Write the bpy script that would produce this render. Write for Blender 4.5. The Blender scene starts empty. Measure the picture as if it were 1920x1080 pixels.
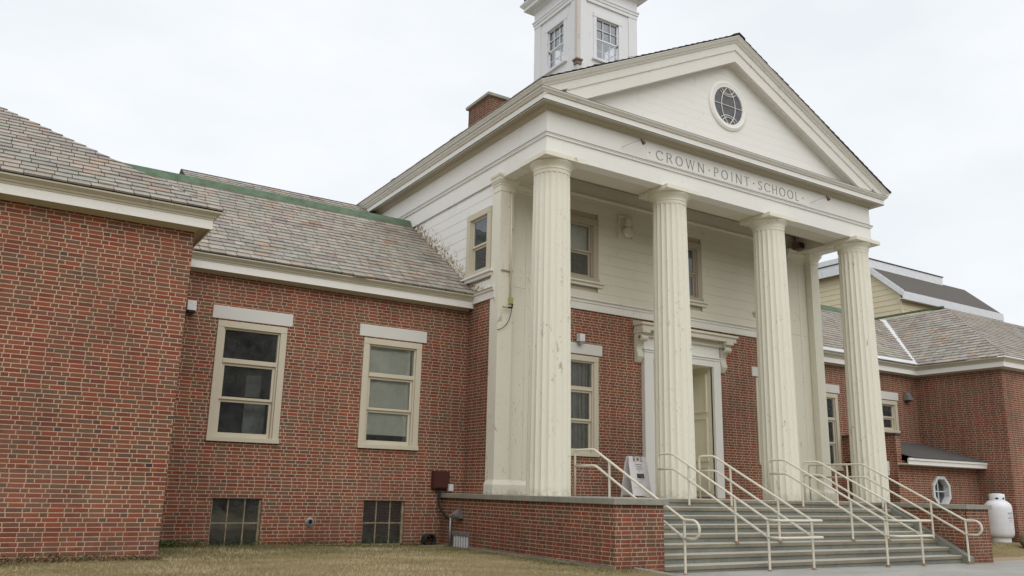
import bpy, bmesh, math, random
from mathutils import Vector, Matrix
random.seed(7)
S = bpy.context.scene
COL = S.collection
# ---------------------------------------------------------------- camera, light, exposure
def camera_setup():
    yaw, pit, rol, fk = 0.5619642, 0.2351640, -0.0224056, 1.5828532
    cy, sy, cp, sp, cr, sr = math.cos(yaw), math.sin(yaw), math.cos(pit), math.sin(pit), math.cos(rol), math.sin(rol)
    f = Vector((sy*cp, cy*cp, sp)); ri = Vector((cy, -sy, 0)); d = f.cross(ri)
    r2 = ri*cr + d*sr; d2 = -ri*sr + d*cr
    cam = bpy.data.cameras.new('camera'); co = bpy.data.objects.new('camera', cam); COL.objects.link(co)
    M = Matrix.Identity(4)
    for i in range(3):
        M[i][0] = r2[i]; M[i][1] = -d2[i]; M[i][2] = -f[i]
    M.translation = Vector((-0.4248, -0.2884, 0.0238))
    co.matrix_world = M
    cam.sensor_width = 36; cam.lens = 36*fk*1000/1920
    cam.clip_start = .1; cam.clip_end = 2000
    S.camera = co
camera_setup()
S.view_settings.view_transform = 'Standard'; S.view_settings.look = 'None'
S.view_settings.gamma = 1; S.view_settings.exposure = 0.08
SUN_EL, SUN_AZ = math.radians(44), math.radians(190)      # azimuth measured from +Y towards +X
w = bpy.data.worlds.new("World"); S.world = w; w.use_nodes = True
nt = w.node_tree; nt.nodes.clear()
wo = nt.nodes.new('ShaderNodeOutputWorld'); bg = nt.nodes.new('ShaderNodeBackground')
sky = nt.nodes.new('ShaderNodeTexSky'); sky.sky_type = 'NISHITA'; sky.sun_disc = False
sky.sun_elevation = SUN_EL; sky.sun_rotation = SUN_AZ; sky.air_density = 1.2; sky.dust_density = 4
tc = nt.nodes.new('ShaderNodeTexCoord'); mp = nt.nodes.new('ShaderNodeMapping'); mp.inputs['Scale'].default_value = (1.2, 1.2, 3.0)
nz = nt.nodes.new('ShaderNodeTexNoise'); nz.inputs['Scale'].default_value = 1.6; nz.inputs['Detail'].default_value = 6; nz.inputs['Roughness'].default_value = .5
rp = nt.nodes.new('ShaderNodeValToRGB')
rp.color_ramp.elements[0].position = .36; rp.color_ramp.elements[0].color = (8.4, 8.8, 9.15, 1)
rp.color_ramp.elements[1].position = .60; rp.color_ramp.elements[1].color = (9.9, 10.1, 10.5, 1)
mx = nt.nodes.new('ShaderNodeMixRGB'); mx.inputs['Fac'].default_value = .94
nt.links.new(tc.outputs['Generated'], mp.inputs['Vector']); nt.links.new(mp.outputs['Vector'], nz.inputs['Vector'])
nt.links.new(nz.outputs['Fac'], rp.inputs['Fac']); nt.links.new(sky.outputs['Color'], mx.inputs['Color1'])
nt.links.new(rp.outputs['Color'], mx.inputs['Color2']); nt.links.new(mx.outputs['Color'], bg.inputs['Color'])
bg.inputs['Strength'].default_value = .1
nt.links.new(bg.outputs['Background'], wo.inputs['Surface'])
sl = bpy.data.lights.new('sun', 'SUN'); sl.energy = 1.4; sl.angle = math.radians(75); sl.color = (1, .97, .92)
so = bpy.data.objects.new('sun', sl); COL.objects.link(so)
sd = Vector((math.sin(SUN_AZ)*math.cos(SUN_EL), math.cos(SUN_AZ)*math.cos(SUN_EL), math.sin(SUN_EL)))
so.rotation_euler = sd.to_track_quat('Z', 'Y').to_euler()

# ---------------------------------------------------------------- node helper + materials
class N:
    def __init__(s, name, rough=.7, spec=.3):
        s.m = bpy.data.materials.new(name); s.m.use_nodes = True; s.t = s.m.node_tree
        s.b = s.t.nodes['Principled BSDF']; s.b.inputs['Roughness'].default_value = rough
        s.b.inputs['Specular IOR Level'].default_value = spec
    def n(s, typ, **k):
        x = s.t.nodes.new(typ)
        for a, b in k.items(): setattr(x, a, b)
        return x
    def l(s, a, b): s.t.links.new(a, b)
    def put(s, sock, v):
        if hasattr(v, 'is_linked') or isinstance(v, bpy.types.NodeSocket): s.l(v, sock)
        else: sock.default_value = v
    def math(s, op, a, b=0.0, c=None):
        x = s.n('ShaderNodeMath', operation=op); s.put(x.inputs[0], a); s.put(x.inputs[1], b)
        if c is not None: s.put(x.inputs[2], c)
        return x.outputs[0]
    def mix(s, f, a, b, mode='MIX'):
        x = s.n('ShaderNodeMixRGB', blend_type=mode); s.put(x.inputs[0], f); s.put(x.inputs[1], a); s.put(x.inputs[2], b); return x.outputs[0]
    def noise(s, scale, detail=4, rough=.55, vec=None, stretch=None, w=0):
        x = s.n('ShaderNodeTexNoise'); x.inputs['Scale'].default_value = scale; x.inputs['Detail'].default_value = detail; x.inputs['Roughness'].default_value = rough
        if vec is None: vec = s.pos()
        if stretch or w:
            mpn = s.n('ShaderNodeMapping'); mpn.inputs['Scale'].default_value = stretch or (1, 1, 1); mpn.inputs['Location'].default_value = (w, w*1.7, w*.3)
            s.l(vec, mpn.inputs['Vector']); vec = mpn.outputs[0]
        s.l(vec, x.inputs['Vector']); return x.outputs['Fac']
    def pos(s):
        if not hasattr(s, '_g'): s._g = s.n('ShaderNodeNewGeometry')
        return s._g.outputs['Position']
    def nrm(s):
        s.pos(); return s._g.outputs['True Normal']
    def sep(s, v):
        x = s.n('ShaderNodeSeparateXYZ'); s.l(v, x.inputs[0]); return x.outputs
    def ramp(s, f, stops, interp='LINEAR'):
        x = s.n('ShaderNodeValToRGB'); cr = x.color_ramp; cr.interpolation = interp
        while len(cr.elements) < len(stops): cr.elements.new(.5)
        for e, (p, c) in zip(cr.elements, stops): e.position = p; e.color = (*c, 1) if len(c) == 3 else c
        s.l(f, x.inputs[0]); return x.outputs[0]
    def rng(s, v, a, b, c=0.0, d=1.0):
        x = s.n('ShaderNodeMapRange'); s.put(x.inputs[0], v); x.inputs[1].default_value = a; x.inputs[2].default_value = b
        x.inputs[3].default_value = c; x.inputs[4].default_value = d; return x.outputs[0]
    def bump(s, h, dist=.01, strength=.5):
        x = s.n('ShaderNodeBump'); x.inputs['Strength'].default_value = strength; x.inputs['Distance'].default_value = dist
        s.l(h, x.inputs['Height']); s.l(x.outputs[0], s.b.inputs['Normal'])
    def base(s, c): s.put(s.b.inputs['Base Color'], c)

def brick_mat(name, gain=1.0, moss=0.0):
    k = N(name, .85, .2)
    P = k.sep(k.pos()); Nn = k.sep(k.nrm())
    ax = k.math('ABSOLUTE', Nn[0]); isx = k.math('GREATER_THAN', ax, .5)
    u = k.math('ADD', k.math('MULTIPLY', P[1], isx), k.math('MULTIPLY', P[0], k.math('SUBTRACT', 1.0, isx)))
    CH, SS, HH = .0677, .2125, .108; PP = 2*SS+HH
    v = k.math('DIVIDE', k.math('ADD', P[2], 20.0), CH)
    row = k.math('FLOOR', v); fv = k.math('MULTIPLY', k.math('FRACT', v), CH)
    odd = k.math('MODULO', row, 2.0)
    us = k.math('ADD', k.math('DIVIDE', k.math('ADD', u, 100.0), PP), k.math('MULTIPLY', odd, .47))
    wob = k.n('ShaderNodeTexWhiteNoise', noise_dimensions='1D'); k.l(row, wob.inputs['W'])
    us = k.math('ADD', us, k.math('MULTIPLY', wob.outputs[0], .13))
    cell = k.math('FLOOR', us); f = k.math('MULTIPLY', k.math('FRACT', us), PP)
    g1 = k.math('GREATER_THAN', f, SS); g2 = k.math('GREATER_THAN', f, 2*SS)
    idx = k.math('ADD', g1, g2); st = k.math('MULTIPLY', idx, SS)
    ln = k.math('ADD', SS, k.math('MULTIPLY', g2, HH-SS)); loc = k.math('SUBTRACT', f, st)
    d = k.math('MINIMUM', k.math('MINIMUM', loc, k.math('SUBTRACT', ln, loc)), k.math('MINIMUM', fv, k.math('SUBTRACT', CH, fv)))
    jit = k.noise(38, 2); d = k.math('ADD', d, k.math('MULTIPLY', k.math('SUBTRACT', jit, .5), .006))
    brk = k.rng(d, .0044, .0088)
    cv = k.n('ShaderNodeCombineXYZ'); k.l(row, cv.inputs[0]); k.l(cell, cv.inputs[1]); k.l(idx, cv.inputs[2])
    wn = k.n('ShaderNodeTexWhiteNoise', noise_dimensions='3D'); k.l(cv.outputs[0], wn.inputs['Vector'])
    r = k.math('FRACT', k.math('ADD', wn.outputs[0], 0.0))
    big = k.noise(.7, 2, w=3)
    r = k.math('ADD', k.math('MULTIPLY', r, .8), k.math('MULTIPLY', g2, .14))
    r = k.math('ADD', r, k.math('MULTIPLY', k.math('SUBTRACT', big, .5), .35))
    G = gain
    cols = [(0, (0.2650*G, 0.0748*G, 0.0426*G)), (.10, (0.2100*G, 0.0616*G, 0.0385*G)), (.20, (0.2350*G, 0.0836*G, 0.0510*G)), (.32, (0.1750*G, 0.0605*G, 0.0416*G)), (.42, (0.2050*G, 0.0847*G, 0.0530*G)),
            (.54, (0.1750*G, 0.0858*G, 0.0562*G)), (.66, (0.1550*G, 0.0935*G, 0.0624*G)), (.78, (0.1300*G, 0.0803*G, 0.0572*G)), (.90, (0.0920*G, 0.0715*G, 0.0551*G)), (.97, (0.0520*G, 0.0473*G, 0.0416*G))]
    bc = k.ramp(r, cols, 'CONSTANT')
    fine = k.noise(60, 5, .7); bc = k.mix(.55, bc, k.ramp(fine, [(.25, (.45, .45, .45)), (.75, (1.45, 1.42, 1.4))]), 'MULTIPLY')
    mc = k.mix(k.noise(9, 3), (.41*G, .29*G, .20*G, 1), (.58*G, .44*G, .33*G, 1))
    c = k.mix(brk, mc, bc)
    tone = k.ramp(k.noise(.38, 4, .6, w=27), [(.35, (.84, .83, .83)), (.65, (1.12, 1.10, 1.08))]); c = k.mix(1.0, c, tone, 'MULTIPLY')
    st2 = k.noise(1.1, 6, .65, w=9, stretch=(1, 1, .6))
    c = k.mix(k.rng(st2, .45, .75, 0, .35), c, (.09, .055, .04, 1))
    pale = k.math('MULTIPLY', k.rng(k.noise(.55, 5, .6, w=17, stretch=(1, 1, .8)), .56, .70), .10); c = k.mix(pale, c, (.42, .33, .26, 1))
    soot = k.math('MULTIPLY', k.rng(P[2], -.35, -1.15), k.rng(k.noise(3.2, 4, w=5), .35, .6))
    c = k.mix(k.math('MULTIPLY', soot, .55), c, (.12, .045, .032, 1))
    k.base(c)
    k.bump(k.math('ADD', brk, k.math('MULTIPLY', fine, .3)), .006, .7)
    return k.m

def paint_mat(name, col, dirt=(.30, .25, .17), amount=.5, rough=.62, peel=0.0, streak=True, grime_z=None, roofline=False):
    k = N(name, rough, .3)
    P = k.sep(k.pos())
    a = k.noise(2.3, 5, .6, stretch=(1, 1, .6) if streak else None)
    b = k.noise(14, 5, .7, stretch=(1, 1, .55) if streak else None, w=4)
    c = k.mix(k.math('MULTIPLY', k.rng(a, .35, .8), .25*amount), (*col, 1), (col[0]*.78, col[1]*.74, col[2]*.62, 1))
    c = k.mix(k.math('MULTIPLY', k.rng(b, .56, .85), .22*amount), c, (*dirt, 1))
    f = k.noise(70, 3, .6, w=2)
    c = k.mix(.18, c, k.ramp(f, [(.3, (.8, .8, .8)), (.7, (1.1, 1.1, 1.1))]), 'MULTIPLY')
    if peel:
        p = k.noise(5.5, 6, .75, w=11, stretch=(1, 1, .45))
        big = k.noise(.9, 3, .6, w=7, stretch=(1, 1, .5))
        m = k.math('MULTIPLY', k.rng(p, .60, .63), k.rng(big, .48, .60))
        c = k.mix(k.math('MULTIPLY', m, peel), c, (.33, .30, .245, 1))
        fl = k.math('MULTIPLY', k.rng(k.math('ADD', k.noise(30, 4, .7, w=15, stretch=(1, 1, .35)), k.math('MULTIPLY', k.rng(k.noise(1.6, 3, .6, w=41), .45, .7), .09 if peel > .7 else 0.0)), .665, .685), .8)
        c = k.mix(k.math('MULTIPLY', fl, peel*.8), c, (.34, .31, .26, 1))
    if roofline:
        dd = k.math('SUBTRACT', P[2], k.math('ADD', 4.42, k.math('MULTIPLY', k.math('SUBTRACT', P[1], 16.30), .70)))
        near = k.rng(dd, .75, .05)
        p1 = k.math('GREATER_THAN', k.math('ADD', k.noise(7, 6, .75, w=21, stretch=(1, 1, .7)), k.math('MULTIPLY', near, .24)), .71)
        c = k.mix(k.math('MULTIPLY', p1, .85), c, (.52, .46, .31, 1))
        p2 = k.math('GREATER_THAN', k.math('ADD', k.noise(11, 5, .7, w=31), k.math('MULTIPLY', near, .2)), .70)
        c = k.mix(k.math('MULTIPLY', p2, .9), c, (.20, .13, .075, 1))
    if grime_z:
        z0, z1 = grime_z
        g = k.math('MULTIPLY', k.rng(P[2], z1, z0), k.rng(k.noise(8, 5, .7, w=6), .4, .62))
        c = k.mix(k.math('MULTIPLY', g, .6), c, (.24, .16, .09, 1))
    k.base(c); k.bump(k.math('ADD', f, k.math('MULTIPLY', b, .6)), .004, .35)
    return k.m

def plain(name, col, rough=.6, spec=.3, var=.25, scale=20, metal=0, bump=.003):
    k = N(name, rough, spec); k.b.inputs['Metallic'].default_value = metal
    a = k.noise(scale, 5, .65)
    c = k.mix(k.rng(a, .3, .7), tuple(x*(1-var) for x in col)+(1,), tuple(min(1, x*(1+var*.6)) for x in col)+(1,))
    k.base(c)
    if bump: k.bump(a, bump, .4)
    return k.m

def slate_mat(name, gain=1.0):
    k = N(name, .55, .4)
    at = k.n('ShaderNodeAttribute', attribute_name='rnd'); r = at.outputs['Fac']
    G = gain
    c = k.ramp(r, [(0, (.34*G, .335*G, .30*G)), (.16, (.40*G, .385*G, .35*G)), (.32, (.365*G, .345*G, .315*G)), (.45, (.42*G, .38*G, .335*G)), (.56, (.35*G, .355*G, .325*G)), (.68, (.30*G, .295*G, .265*G)),
                   (.78, (.40*G, .345*G, .295*G)), (.87, (.30*G, .255*G, .25*G)), (.94, (.39*G, .31*G, .245*G)), (.985, (.34*G, .23*G, .165*G))], 'CONSTANT')
    a = k.noise(6, 6, .65); b = k.noise(45, 4, .7, w=3)
    c = k.mix(1.0, c, (1.02, .995, .975, 1), 'MULTIPLY'); c = k.mix(.8, c, k.ramp(a, [(.3, (.72, .71, .69)), (.7, (1.16, 1.12, 1.06))]), 'MULTIPLY')
    c = k.mix(.5, c, k.ramp(b, [(.3, (.75, .75, .75)), (.7, (1.2, 1.2, 1.2))]), 'MULTIPLY')
    lich = k.math('MULTIPLY', k.rng(k.noise(13, 6, .75, w=33), .60, .66), .45); c = k.mix(lich, c, (.50*G, .50*G, .44*G, 1))
    rust = k.math('MULTIPLY', k.rng(k.noise(.8, 4, .6, w=8), .53, .68), .3)
    c = k.mix(rust, c, (.23, .16, .10, 1))
    k.base(c); k.bump(k.math('ADD', b, a), .004, .5)
    return k.m

def stone_mat(name, col, joints=None, streak=True, top=None):
    k = N(name, .7, .35)
    a = k.noise(1.2, 6, .7); b = k.noise(9, 6, .75, w=3, stretch=(.35, 1, 1)); f = k.noise(60, 4, .7, w=5)
    c = k.mix(k.rng(a, .3, .7), (col[0]*.72, col[1]*.76, col[2]*.78, 1), (col[0]*1.15, col[1]*1.1, col[2]*1.02, 1))
    c = k.mix(k.math('MULTIPLY', k.rng(b, .5, .75), .5), c, (.145, .13, .095, 1))
    c = k.mix(.4, c, k.ramp(f, [(.3, (.65, .65, .65)), (.7, (1.25, 1.25, 1.25))]), 'MULTIPLY')
    crk = k.rng(k.math('ABSOLUTE', k.math('SUBTRACT', k.noise(2.2, 7, .7, w=12), .5)), .004, .0); c = k.mix(k.math('MULTIPLY', crk, .45), c, (.07, .065, .055, 1))
    blot = k.rng(k.noise(1.7, 5, .65, w=19, stretch=(1, 1, 2)), .52, .62); c = k.mix(k.math('MULTIPLY', blot, .3), c, (.30, .27, .20, 1))
    if joints:
        P = k.sep(k.pos()); x = k.math('FRACT', k.math('DIVIDE', k.math('ADD', P[0], k.math('MULTIPLY', k.math('FLOOR', k.math('MULTIPLY', P[2], 6.4)), .73)), joints))
        j = k.rng(k.math('ABSOLUTE', k.math('SUBTRACT', x, .5)), .496, .499)
        c = k.mix(k.math('MULTIPLY', j, .6), c, (.05, .05, .045, 1))
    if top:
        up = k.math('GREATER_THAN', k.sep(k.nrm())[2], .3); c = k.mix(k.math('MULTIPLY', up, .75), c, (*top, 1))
    k.base(c); k.bump(k.math('ADD', f, b), .004, .5)
    return k.m

M = {}
M['brick'] = brick_mat('brick', 1.12)
M['white'] = paint_mat('white_paint', (.82, .81, .77), amount=.35, peel=.2)
M['siding'] = paint_mat('siding_paint', (.83, .825, .79), amount=.4, peel=.35, roofline=True)
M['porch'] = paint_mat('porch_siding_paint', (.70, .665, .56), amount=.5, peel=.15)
M['cream'] = paint_mat('cream_paint', (.79, .765, .65), amount=.4, peel=.72, grime_z=(-.12, .12))
M['casing'] = paint_mat('casing_paint', (.60, .55, .435), amount=.6)
M['casing_brown'] = paint_mat('casing_brown_paint', (.44, .385, .305), amount=.5)
M['cupola'] = paint_mat('cupola_paint', (.74, .75, .77), amount=.4, peel=.3)
M['cornice'] = paint_mat('cornice_paint', (.76, .745, .69), dirt=(.32, .24, .13), amount=.8, peel=.4)
M['crown'] = paint_mat('crown_paint', (.54, .51, .41), dirt=(.25, .17, .09), amount=1.0, peel=.6)
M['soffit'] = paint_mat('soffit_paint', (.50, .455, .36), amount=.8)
M['lintel'] = paint_mat('lintel_stone', (.66, .655, .62), amount=.4, rough=.8)
M['slate'] = slate_mat('slate', .93); M['slate_far'] = slate_mat('slate_far', .95)
M['under'] = plain('roof_underlay', (.05, .048, .045), .9)
M['green'] = plain('green_metal', (.115, .17, .11), .7, .25, .35, 3)
M['asphalt'] = plain('asphalt_shingle', (.10, .095, .09), .9, .2, .35, 40)
M['darkroof'] = plain('brown_shingle', (.125, .115, .105), .9, .2, .3, 30)
M['steel'] = plain('grey_metal', (.36, .37, .38), .4, .5, .2, 15, metal=.6)
M['whitemetal'] = plain('white_metal', (.70, .71, .72), .45, .4, .15, 12)
M['rail'] = paint_mat('rail_paint', (.72, .68, .57), amount=.7, rough=.45, peel=.25)
M['step'] = stone_mat('step_stone', (.23, .245, .22), joints=2.4)
M['coping'] = stone_mat('coping_stone', (.33, .325, .28), joints=1.9)
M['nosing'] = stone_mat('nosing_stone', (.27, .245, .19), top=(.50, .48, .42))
M['concrete'] = stone_mat('concrete', (.45, .44, .41))
M['base_stone'] = stone_mat('base_concrete', (.33, .31, .26))
M['dark'] = plain('dark_interior', (.035, .035, .036), .9, .1, .3, 3)
M['room'] = plain('room_wall', (.16, .16, .15), .9, .1, .3, 3)
M['blind'] = plain('blind_slats', (.93, .93, .80), .6, .3, .12, 4)
M['curtain'] = plain('curtain_cloth', (.30, .33, .31), .9, .1, .3, 6)
M['letter'] = plain('letter_bronze', (.31, .30, .265), .6, .3, .2, 20)
M['rust'] = plain('rusty_brown_metal', (.15, .10, .075), .8, .2, .5, 25)
M['boxred'] = plain('maroon_enamel', (.075, .022, .018), .45, .4, .2, 12)
M['door'] = paint_mat('door_paint', (.76, .72, .57), amount=.5)
M['sign'] = plain('sign_plastic', (.72, .70, .71), .5, .4, .08, 4)
M['ink'] = plain('sign_ink', (.22, .21, .22), .7, .2, .2, 30)
M['photo'] = plain('sign_picture', (.10, .10, .12), .5, .3, .8, 18)
M['tank'] = plain('tank_enamel', (.80, .80, .84), .4, .45, .06, 6)
M['rustplate'] = plain('rusty_base_plate', (.36, .23, .13), .8, .2, .5, 30)
M['brick_dark'] = brick_mat('sooty_brick', .72)
M['yellow'] = plain('yellow_tag', (.42, .42, .16), .6, .3, .2, 20)
M['boulder'] = plain('boulder_stone', (.24, .19, .12), .9, .2, .5, 5, bump=.03)
M['bark'] = plain('dry_leaves', (.20, .14, .085), .9, .1, .5, 12)
k = N('window_glass', .03, .5)
gl = k.n('ShaderNodeBsdfGlossy'); gl.inputs['Roughness'].default_value = .02; gl.inputs['Color'].default_value = (.9, .95, 1, 1)
tr = k.n('ShaderNodeBsdfTransparent'); tr.inputs['Color'].default_value = (.94, .95, .95, 1)
fr = k.n('ShaderNodeFresnel'); fr.inputs['IOR'].default_value = 1.5
gm = k.n('ShaderNodeMixShader'); k.l(k.math('ADD', k.math('MULTIPLY', fr.outputs[0], 1.1), .035), gm.inputs[0]); k.l(tr.outputs[0], gm.inputs[1]); k.l(gl.outputs[0], gm.inputs[2])
df = k.n('ShaderNodeBsdfDiffuse'); k.l(k.mix(k.noise(3, 5, .7), (.30, .31, .32, 1), (.55, .55, .52, 1)), df.inputs['Color'])
dm = k.n('ShaderNodeMixShader'); k.l(k.rng(k.noise(5, 5, .7, w=4), .3, .75, .02, .09), dm.inputs[0]); k.l(gm.outputs[0], dm.inputs[1]); k.l(df.outputs[0], dm.inputs[2])
bmp = k.n('ShaderNodeBump'); bmp.inputs['Strength'].default_value = .12; bmp.inputs['Distance'].default_value = .02; k.l(k.noise(2.2, 2, .5, w=6), bmp.inputs['Height']); k.l(bmp.outputs[0], gl.inputs['Normal'])
k.l(dm.outputs[0], k.t.nodes['Material Output'].inputs['Surface']); M['glass'] = k.m

# ---------------------------------------------------------------- mesh helper
class MB:
    def __init__(s): s.v = []; s.f = []; s.a = []
    def box(s, x0, y0, z0, x1, y1, z1):
        i = len(s.v)
        s.v += [(x0, y0, z0), (x1, y0, z0), (x1, y1, z0), (x0, y1, z0), (x0, y0, z1), (x1, y0, z1), (x1, y1, z1), (x0, y1, z1)]
        s.f += [(i, i+3, i+2, i+1), (i+4, i+5, i+6, i+7), (i, i+1, i+5, i+4), (i+1, i+2, i+6, i+5), (i+2, i+3, i+7, i+6), (i+3, i, i+4, i+7)]
        return s
    def poly(s, *p):
        i = len(s.v); s.v += [tuple(q) for q in p]; s.f.append(tuple(range(i, i+len(p)))); return s
    def prism(s, pts, vec):      # closed solid: polygon pts extruded along vec
        n = len(pts); i = len(s.v); vec = Vector(vec)
        s.v += [tuple(p) for p in pts]+[tuple(Vector(p)+vec) for p in pts]
        s.f.append(tuple(range(i, i+n))[::-1]); s.f.append(tuple(range(i+n, i+2*n)))
        for j in range(n): s.f.append((i+j, i+(j+1) % n, i+n+(j+1) % n, i+n+j))
        return s
    def lathe(s, c, prof, n=32, axis='z', cap=True):
        i = len(s.v); m = len(prof)
        for r, h in prof:
            for j in range(n):
                a = 2*math.pi*j/n
                if axis == 'z': s.v.append((c[0]+r*math.cos(a), c[1]+r*math.sin(a), c[2]+h))
                elif axis == 'y': s.v.append((c[0]+r*math.cos(a), c[1]-h, c[2]+r*math.sin(a)))
                else: s.v.append((c[0]-h, c[1]+r*math.cos(a), c[2]+r*math.sin(a)))
        for q in range(m-1):
            for j in range(n): s.f.append((i+q*n+j, i+q*n+(j+1) % n, i+(q+1)*n+(j+1) % n, i+(q+1)*n+j))
        if cap:
            s.f.append(tuple(i+j for j in range(n))[::-1]); s.f.append(tuple(i+(m-1)*n+j for j in range(n)))
        return s
    def tube(s, pts, r, n=10):
        pts = [Vector(p) for p in pts]; i = len(s.v); m = len(pts); up = None
        for q, p in enumerate(pts):
            t = (pts[min(q+1, m-1)]-pts[max(q-1, 0)]).normalized()
            if up is None:
                up = Vector((0, 0, 1)) if abs(t.z) < .9 else Vector((1, 0, 0))
            sd = t.cross(up).normalized(); up = sd.cross(t).normalized()
            for j in range(n):
                a = 2*math.pi*j/n; s.v.append(tuple(p+sd*r*math.cos(a)+up*r*math.sin(a)))
        for q in range(m-1):
            for j in range(n): s.f.append((i+q*n+j, i+q*n+(j+1) % n, i+(q+1)*n+(j+1) % n, i+(q+1)*n+j))
        s.f.append(tuple(i+j for j in range(n))[::-1]); s.f.append(tuple(i+(m-1)*n+j for j in range(n)))
        return s
    def sweep(s, prof, path, closed_prof=True):
        # prof: (outward offset, z) list; path: XY corners, outward is to the right of travel; mitred
        n = len(path); offs = []
        for i in range(n):
            ns = []
            if i > 0: d = Vector((path[i][0]-path[i-1][0], path[i][1]-path[i-1][1])).normalized(); ns.append(Vector((d.y, -d.x)))
            if i < n-1: d = Vector((path[i+1][0]-path[i][0], path[i+1][1]-path[i][1])).normalized(); ns.append(Vector((d.y, -d.x)))
            o = ns[0] if len(ns) == 1 else (ns[0]+ns[1])/(1+ns[0].dot(ns[1])); offs.append(o)
        b = len(s.v); m = len(prof)
        for p, o in zip(path, offs):
            for a, z in prof: s.v.append((p[0]+o.x*a, p[1]+o.y*a, z))
        for q in range(n-1):
            for j in range(m if closed_prof else m-1): s.f.append((b+q*m+j, b+q*m+(j+1) % m, b+(q+1)*m+(j+1) % m, b+(q+1)*m+j))
        if closed_prof:
            s.f.append(tuple(b+j for j in range(m))[::-1]); s.f.append(tuple(b+(n-1)*m+j for j in range(m)))
        return s
    def wall(s, axis, c, u0, u1, z0, z1, holes=(), depth=.22, sgn=-1):
        # wall sheet on plane axis=c facing sgn, with rectangular holes and reveals behind
        us = sorted({u0, u1, *[h[0] for h in holes], *[h[1] for h in holes]}); zs = sorted({z0, z1, *[h[2] for h in holes], *[h[3] for h in holes]})
        def P(u, d, z): return (u, c-sgn*d, z) if axis == 'y' else (c-sgn*d, u, z)
        for i in range(len(us)-1):
            for j in range(len(zs)-1):
                um, zm = (us[i]+us[i+1])/2, (zs[j]+zs[j+1])/2
                if any(h[0] < um < h[1] and h[2] < zm < h[3] for h in holes): continue
                s.poly(P(us[i], 0, zs[j]), P(us[i+1], 0, zs[j]), P(us[i+1], 0, zs[j+1]), P(us[i], 0, zs[j+1]))
        for h in holes:
            a, b, e, f = h
            s.poly(P(a, 0, e), P(a, depth, e), P(a, depth, f), P(a, 0, f)); s.poly(P(b, 0, e), P(b, depth, e), P(b, depth, f), P(b, 0, f))
            s.poly(P(a, 0, e), P(b, 0, e), P(b, depth, e), P(a, depth, e)); s.poly(P(a, 0, f), P(b, 0, f), P(b, depth, f), P(a, depth, f))
        return s
    def build(s, name, mat, parent=None, smooth=False, bevel=0, fix=True, attr=None, ang=None):
        me = bpy.data.meshes.new(name); me.from_pydata(s.v, [], s.f); me.update()
        if attr:
            at = me.attributes.new('rnd', 'FLOAT', 'FACE'); at.data.foreach_set('value', s.a)
        if fix:
            bm = bmesh.new(); bm.from_mesh(me); bmesh.ops.recalc_face_normals(bm, faces=bm.faces); bm.to_mesh(me); bm.free()
        me.materials.append(M[mat] if isinstance(mat, str) else mat)
        if smooth:
            me.polygons.foreach_set('use_smooth', [True]*len(me.polygons))
            if ang: me.set_sharp_from_angle(angle=math.radians(ang))
        o = bpy.data.objects.new(name, me); COL.objects.link(o)
        if parent is not None:
            o.parent = parent; o.matrix_parent_inverse = parent_inv(parent)
        if bevel:
            b = o.modifiers.new('bevel', 'BEVEL'); b.width = bevel; b.segments = 2; b.limit_method = 'ANGLE'
        return o
def parent_inv(p):
    M4 = Matrix.Identity(4); q = p; loc = Vector((0, 0, 0))
    while q is not None: loc += q.location; q = q.parent if False else None
    return Matrix.Translation(-world_loc(p))
def world_loc(p):
    # only Empties are ever moved here; meshes sit at the origin
    return Vector(p.location) if p.type == 'EMPTY' else Vector((0, 0, 0))
def tag(o, label=None, cat=None, group=None, kind=None):
    if label: o['label'] = label
    if cat: o['category'] = cat
    if group: o['group'] = group
    if kind: o['kind'] = kind
    return o
def empty(name, loc, label, cat, group=None):
    o = bpy.data.objects.new(name, None); COL.objects.link(o); o.location = loc; o.empty_display_size = .3
    return tag(o, label, cat, group)

LZ = -.065                       # landing level
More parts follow.
